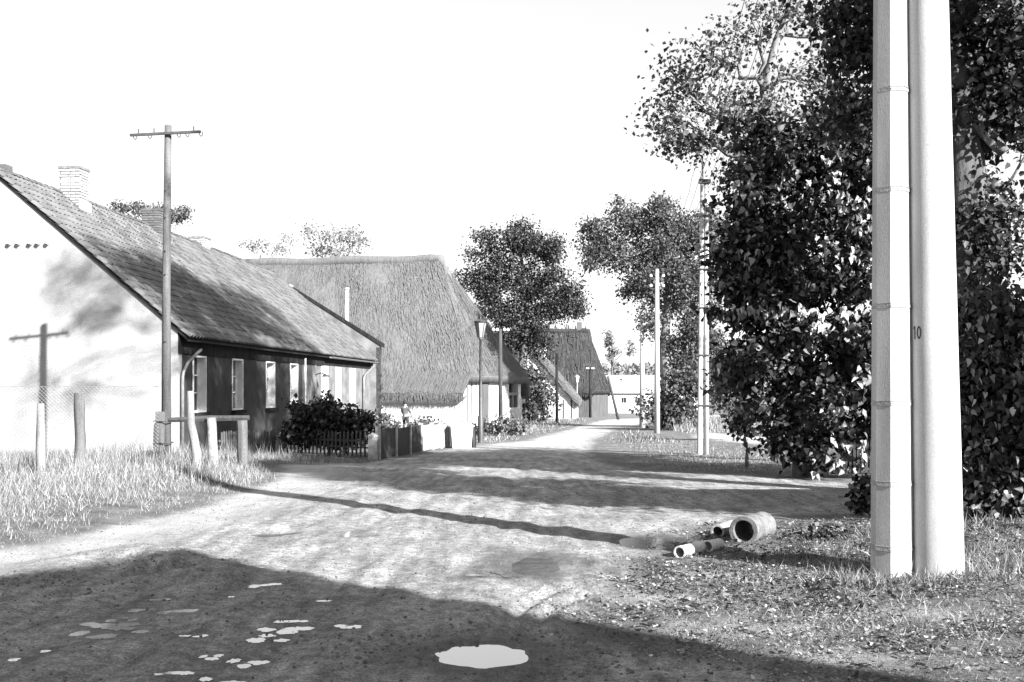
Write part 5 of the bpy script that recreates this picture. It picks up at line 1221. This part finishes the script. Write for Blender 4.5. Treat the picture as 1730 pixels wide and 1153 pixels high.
grass('short_grass', (1.0, 9, 4.2, 14), 190000, .10, .005, 'short_grass', 4, .9, edge=.1, fade=.9, patch=1.8, label='short weedy grass around the big poles')
grass('pole_grass', (2.6, 4.4, 8.6, 10.2), 4500, .17, .006, 'short_grass', 5, .5, label='tufts at the foot of the big poles')
grass('verge_grass', (1.5, 16, 21, 42), 60000, .10, .012, 'short_grass', 6, .6, patch=.6, label='rough grass on the verge between road and lane')
grass('meadow_grass', (8, 26, 50, 85), 26000, .75, .03, 'dry_grass', 7, .3, label='tall pale meadow grass behind the twin pole')
grass('verge_grass', (-6, 6, 38, 110), 30000, .25, .03, 'short_grass', 8, .4, label='grass along the left verge by the lamps')
grass('hedge_grass', (4.4, 12, 11.5, 14.5), 6000, .18, .012, 'short_grass', 9, .5, label='grass along the foot of the ivy hedge')
# broad leaved weeds and litter in the right foreground
def litter(name, region, n, s, matn, seed, edge, label, up=True):
    rng = np.random.default_rng(seed); x = rng.uniform(region[0], region[1], n); y = rng.uniform(region[2], region[3], n)
    sd = dirt_sd(x, y); k = rng.random(n) < sstep(edge + .35, edge - .35, sd) * np.clip(3.2 * (fbm(x * 1.7, y * 2.4, seed, 4) - .36), .03, 1)
    x, y = x[k], y[k]; m_ = len(x); z = H(x, y) + .004 + .03 * rng.random(m_) ** 2
    fw = rng.normal(size=(m_, 3)); fw[:, 2] = .25 * rng.random(m_) + (.2 if up else 0)
    nr = rng.normal(size=(m_, 3)) * .35; nr[:, 2] = 1
    V, Fc = scatter(LEAF_V, LEAF_F, np.stack([x, y, z], -1), fw, nr, s * (.45 + 1.5 * rng.random(m_) ** 2.5))
    return props(link(name, np_mesh(name, V, Fc), M[matn]), label, kind='stuff')
litter('low_weeds', (.2, 8, 4, 13), 120000, .020, 'litter', 11, .0, 'trampled weeds and leaf litter in the right foreground')
litter('low_weeds', (.6, 8, 4, 13), 36000, .034, 'dark_weed', 12, -.3, 'broad leaved weeds in the right foreground')
litter('fallen_leaves', (-5, 5, 5, 16), 700, .018, 'litter', 13, 3.0, 'scattered leaves on the dirt road', False)
ICO = None
def clods(name, pts, sizes, seed, label, matn='clod'):
    rng = np.random.default_rng(seed); n = len(pts)
    a = (1 + 5 ** .5) / 2
    v = np.array([(-1, a, 0), (1, a, 0), (-1, -a, 0), (1, -a, 0), (0, -1, a), (0, 1, a), (0, -1, -a), (0, 1, -a), (a, 0, -1), (a, 0, 1), (-a, 0, -1), (-a, 0, 1)]) / 1.9
    f = [(0, 11, 5), (0, 5, 1), (0, 1, 7), (0, 7, 10), (0, 10, 11), (1, 5, 9), (5, 11, 4), (11, 10, 2), (10, 7, 6), (7, 1, 8), (3, 9, 4), (3, 4, 2), (3, 2, 6), (3, 6, 8), (3, 8, 9), (4, 9, 5), (2, 4, 11), (6, 2, 10), (8, 6, 7), (9, 8, 1)]
    fw = rng.normal(size=(n, 3)); nr = rng.normal(size=(n, 3))
    V, Fc = scatter(v, f, pts, fw, nr, np.stack([sizes * (.6 + .8 * rng.random(n)) for _ in range(3)], 1))
    return props(link(name, np_mesh(name, V, Fc), M[matn]), label, kind='stuff')
rng = np.random.default_rng(14)
n = 12000; x = rng.uniform(-6, 6, n); y = 4.5 + 15 * rng.random(n) ** 1.4; k = dirt_sd(x, y) > -.3
for p in PUD: k &= sdf(x, y, p) < -.03
x, y = x[k], y[k]; s = .003 + .010 * rng.random(len(x)) ** 5
clods('road_grit', np.stack([x, y, H(x, y) + s * .2], -1), s, 15, 'grit and small stones on the dirt road')
c = [P(1010, 1085), P(960, 1120), P(660, 1090), P(1000, 1010), P(60, 1000), P(200, 955)]
pts = []; szs = []
for i, (cx_, cy_) in enumerate(c):
    m_ = 170; xx = cx_ + rng.normal(size=m_) * .38; yy = cy_ + rng.normal(size=m_) * .28
    pts.append(np.stack([xx, yy, H(xx, yy)], -1)); szs.append(.005 + .013 * rng.random(m_) ** 2)
pts = np.concatenate(pts); szs = np.concatenate(szs); ok = np.ones(len(pts), bool)
for p in PUD: ok &= sdf(pts[:, 0], pts[:, 1], p) < -.03
clods('mud_clods', pts[ok], szs[ok], 16, 'dark clods of churned mud round the puddles', 'clod')

# ------------------------------------------------------------------ person stooping in the barn garden
def skin_body(name, verts, edges, radii, m_, parent, root=0, lv=2):
    me = bpy.data.meshes.new(name); me.from_pydata(verts, edges, []); me.materials.append(m_)
    o = bpy.data.objects.new(name, me); COL.objects.link(o); o.parent = parent
    sk = o.modifiers.new('skin', 'SKIN'); sv = me.skin_vertices[0].data if me.skin_vertices else None
    if sv is None:
        me.skin_vertices.new() if hasattr(me.skin_vertices, 'new') else None
        sv = me.skin_vertices[0].data
    for i, r in enumerate(radii):
        r = r if isinstance(r, tuple) else (r, r); sv[i].radius = r
    sv[root].use_root = True; sk.use_smooth_shade = True
    sb = o.modifiers.new('sub', 'SUBSURF'); sb.levels = lv; sb.render_levels = lv
    return o
Yp = 51.0; hp = at(683, 690, Yp); pz = gz(hp.x, Yp)
per = empty('person', (hp.x + .05, Yp, pz), 2.7, label='person in a light shirt stooping in the garden before the white barn', cat='person')
per.scale = (.90, .90, .90)
bv = [(0, 0, .80), (.02, -.02, .98), (.05, -.06, 1.16), (.07, -.10, 1.30), (.09, -.14, 1.38), (.11, -.18, 1.50), (.12, -.22, 1.60),      # pelvis..head
      (.10, 0, .76), (.13, -.12, .42), (.13, .02, .06), (.14, -.14, .03), (-.10, 0, .76), (-.13, -.10, .42), (-.13, .05, .06), (-.13, -.10, .03),
      (.25, -.08, 1.28), (.30, -.20, 1.02), (.26, -.42, .88), (-.11, -.08, 1.28), (-.20, -.20, 1.02), (-.12, -.42, .86),
      (.25, -.50, .83), (-.10, -.50, .81)]
be = [(0, 1), (1, 2), (2, 3), (3, 4), (4, 5), (5, 6), (0, 7), (7, 8), (8, 9), (9, 10), (0, 11), (11, 12), (12, 13), (13, 14), (3, 15), (15, 16), (16, 17), (3, 18), (18, 19), (19, 20), (17, 21), (20, 22)]
br_ = [(.14, .11), (.13, .10), (.14, .10), (.12, .09), .055, .085, .075, .085, .058, .042, .035, .085, .058, .042, .035, .055, .042, .030, .055, .042, .030, .030, .030]
for hx, hy, hz_, s in ((.25, -.50, .83, 1), (-.10, -.50, .81, -1)):
    pi = len(bv) - 0; hidx = 21 if s > 0 else 22
    for f_ in range(5):
        off = (f_ - 2) * .016; L1 = (.035, .045, .05, .045, .035)[f_]
        b0 = len(bv); th = f_ == (0 if s > 0 else 4)
        bv += [(hx + off * 1.2 + (-.03 * s if th else 0), hy - .03, hz_ - .01), (hx + off * 1.4 + (-.04 * s if th else 0), hy - .03 - L1 * .6, hz_ - .03), (hx + off * 1.4 + (-.04 * s if th else 0), hy - .03 - L1 * .8, hz_ - .03 - L1 * .6)]
        be += [(hidx, b0), (b0, b0 + 1), (b0 + 1, b0 + 2)]; br_ += [.009, .008, .007]
skin_body('body', bv, be, br_, M['skin'], per)
sv_ = [0, 1, 2, 3, 15, 16, 18, 19]; mp = {a: i for i, a in enumerate(sv_)}
skin_body('shirt', [bv[i] for i in sv_], [(mp[a], mp[b]) for a, b in be if a in mp and b in mp], [(.16, .125), (.15, .12), (.165, .12), (.14, .11), .07, .06, .07, .06], M['cloth_pale'], per)
sv_ = [0, 7, 8, 9, 11, 12, 13]; mp = {a: i for i, a in enumerate(sv_)}
skin_body('trousers', [bv[i] for i in sv_], [(mp[a], mp[b]) for a, b in be if a in mp and b in mp], [(.15, .125), .10, .075, .065, .10, .075, .065], M['cloth_dark'], per)
mb = MB(); mb.lathe([(.0, .125), (.05, .118), (.09, .085), (.108, .03), (.106, -.05), (.09, -.09), (.0, -.09)], 14, Matrix.Translation((.12, -.175, 1.575)) @ Matrix.Rotation(-.35, 4, 'X')); mb.build('hair', M['hair'], per, True)
mb = MB(); mb.tube([(.12, -.285, 1.56), (.12, -.305, 1.535), (.12, -.285, 1.525)], [.008, .014, .010], 6); mb.build('nose', M['skin'], per, True)
for s in (-1, 1):
    mb = MB(); mb.lathe([(0, .01), (.011, 0), (0, -.01)], 6, Matrix.Translation((.12 + s * .032, -.283, 1.575))); mb.build('eye', M['hair'], per)
    mb = MB(); mb.lathe([(0, .03), (.018, 0), (0, -.03)], 6, Matrix.Translation((.12 + s * .088, -.19, 1.56))); mb.build('ear', M['skin'], per)
mb = MB(); mb.tube([(.09, -.283, 1.495), (.12, -.292, 1.492), (.15, -.283, 1.495)], .006, 5); mb.build('mouth', M['cloth_dark'], per)

# ------------------------------------------------------------------ the barn behind the camera whose gable shades the foreground
g_ = Vector((.856, -.52, 0)); nb_ = Vector((.52, .856, 0))
ap = Vector((9.7, -3.7, 0)); HB = 10.0; hw_ = 5.6; tp_ = .576
bb = empty('barn', (ap.x, ap.y, 0), math.atan2(g_.y, g_.x), label='tall plastered barn behind the viewer that shades the foreground', cat='barn')
ze = HB - hw_ * tp_
mb = MB(); mb.prism([(-hw_ + .3, -.2, -.4), (-hw_ + .3, -.2, ze), (0, -.2, HB - .25), (hw_ - .3, -.2, ze), (hw_ - .3, -.2, -.4)], (0, -.3, 0)); mb.build('gable_wall', M['plaster_pale'], bb)
mb = MB(); mb.prism([(-hw_ + .3, -11.5, -.4), (-hw_ + .3, -11.5, ze), (0, -11.5, HB - .25), (hw_ - .3, -11.5, ze), (hw_ - .3, -11.5, -.4)], (0, -.3, 0)); mb.build('gable_wall', M['plaster_pale'], bb)
mb = MB(); mb.box(-hw_ + .3, -hw_ + .6, -11.5, -.5, -.4, ze); mb.box(hw_ - .6, hw_ - .3, -11.5, -.5, -.4, ze); mb.build('side_wall', M['plaster_pale'], bb)
mb = MB(); mb.prism([(-hw_ - .2, 0, ze - .2), (0, 0, HB), (hw_ + .2, 0, ze - .2), (hw_ + .2, 0, ze - .35), (0, 0, HB - .16), (-hw_ - .2, 0, ze - .35)], (0, -12, 0)); mb.build('roof', M['tile'], bb)
mb = MB(); mb.box(-1.6, 1.6, -.198, -.14, -.2, 3.4); dr = mb.build('barn_door', M['old_wood'], bb); mb = MB(); mb.box(-.1, .1, -.138, -.10, 1.3, 1.5); mb.build('handle', M['metal_dark'], dr)
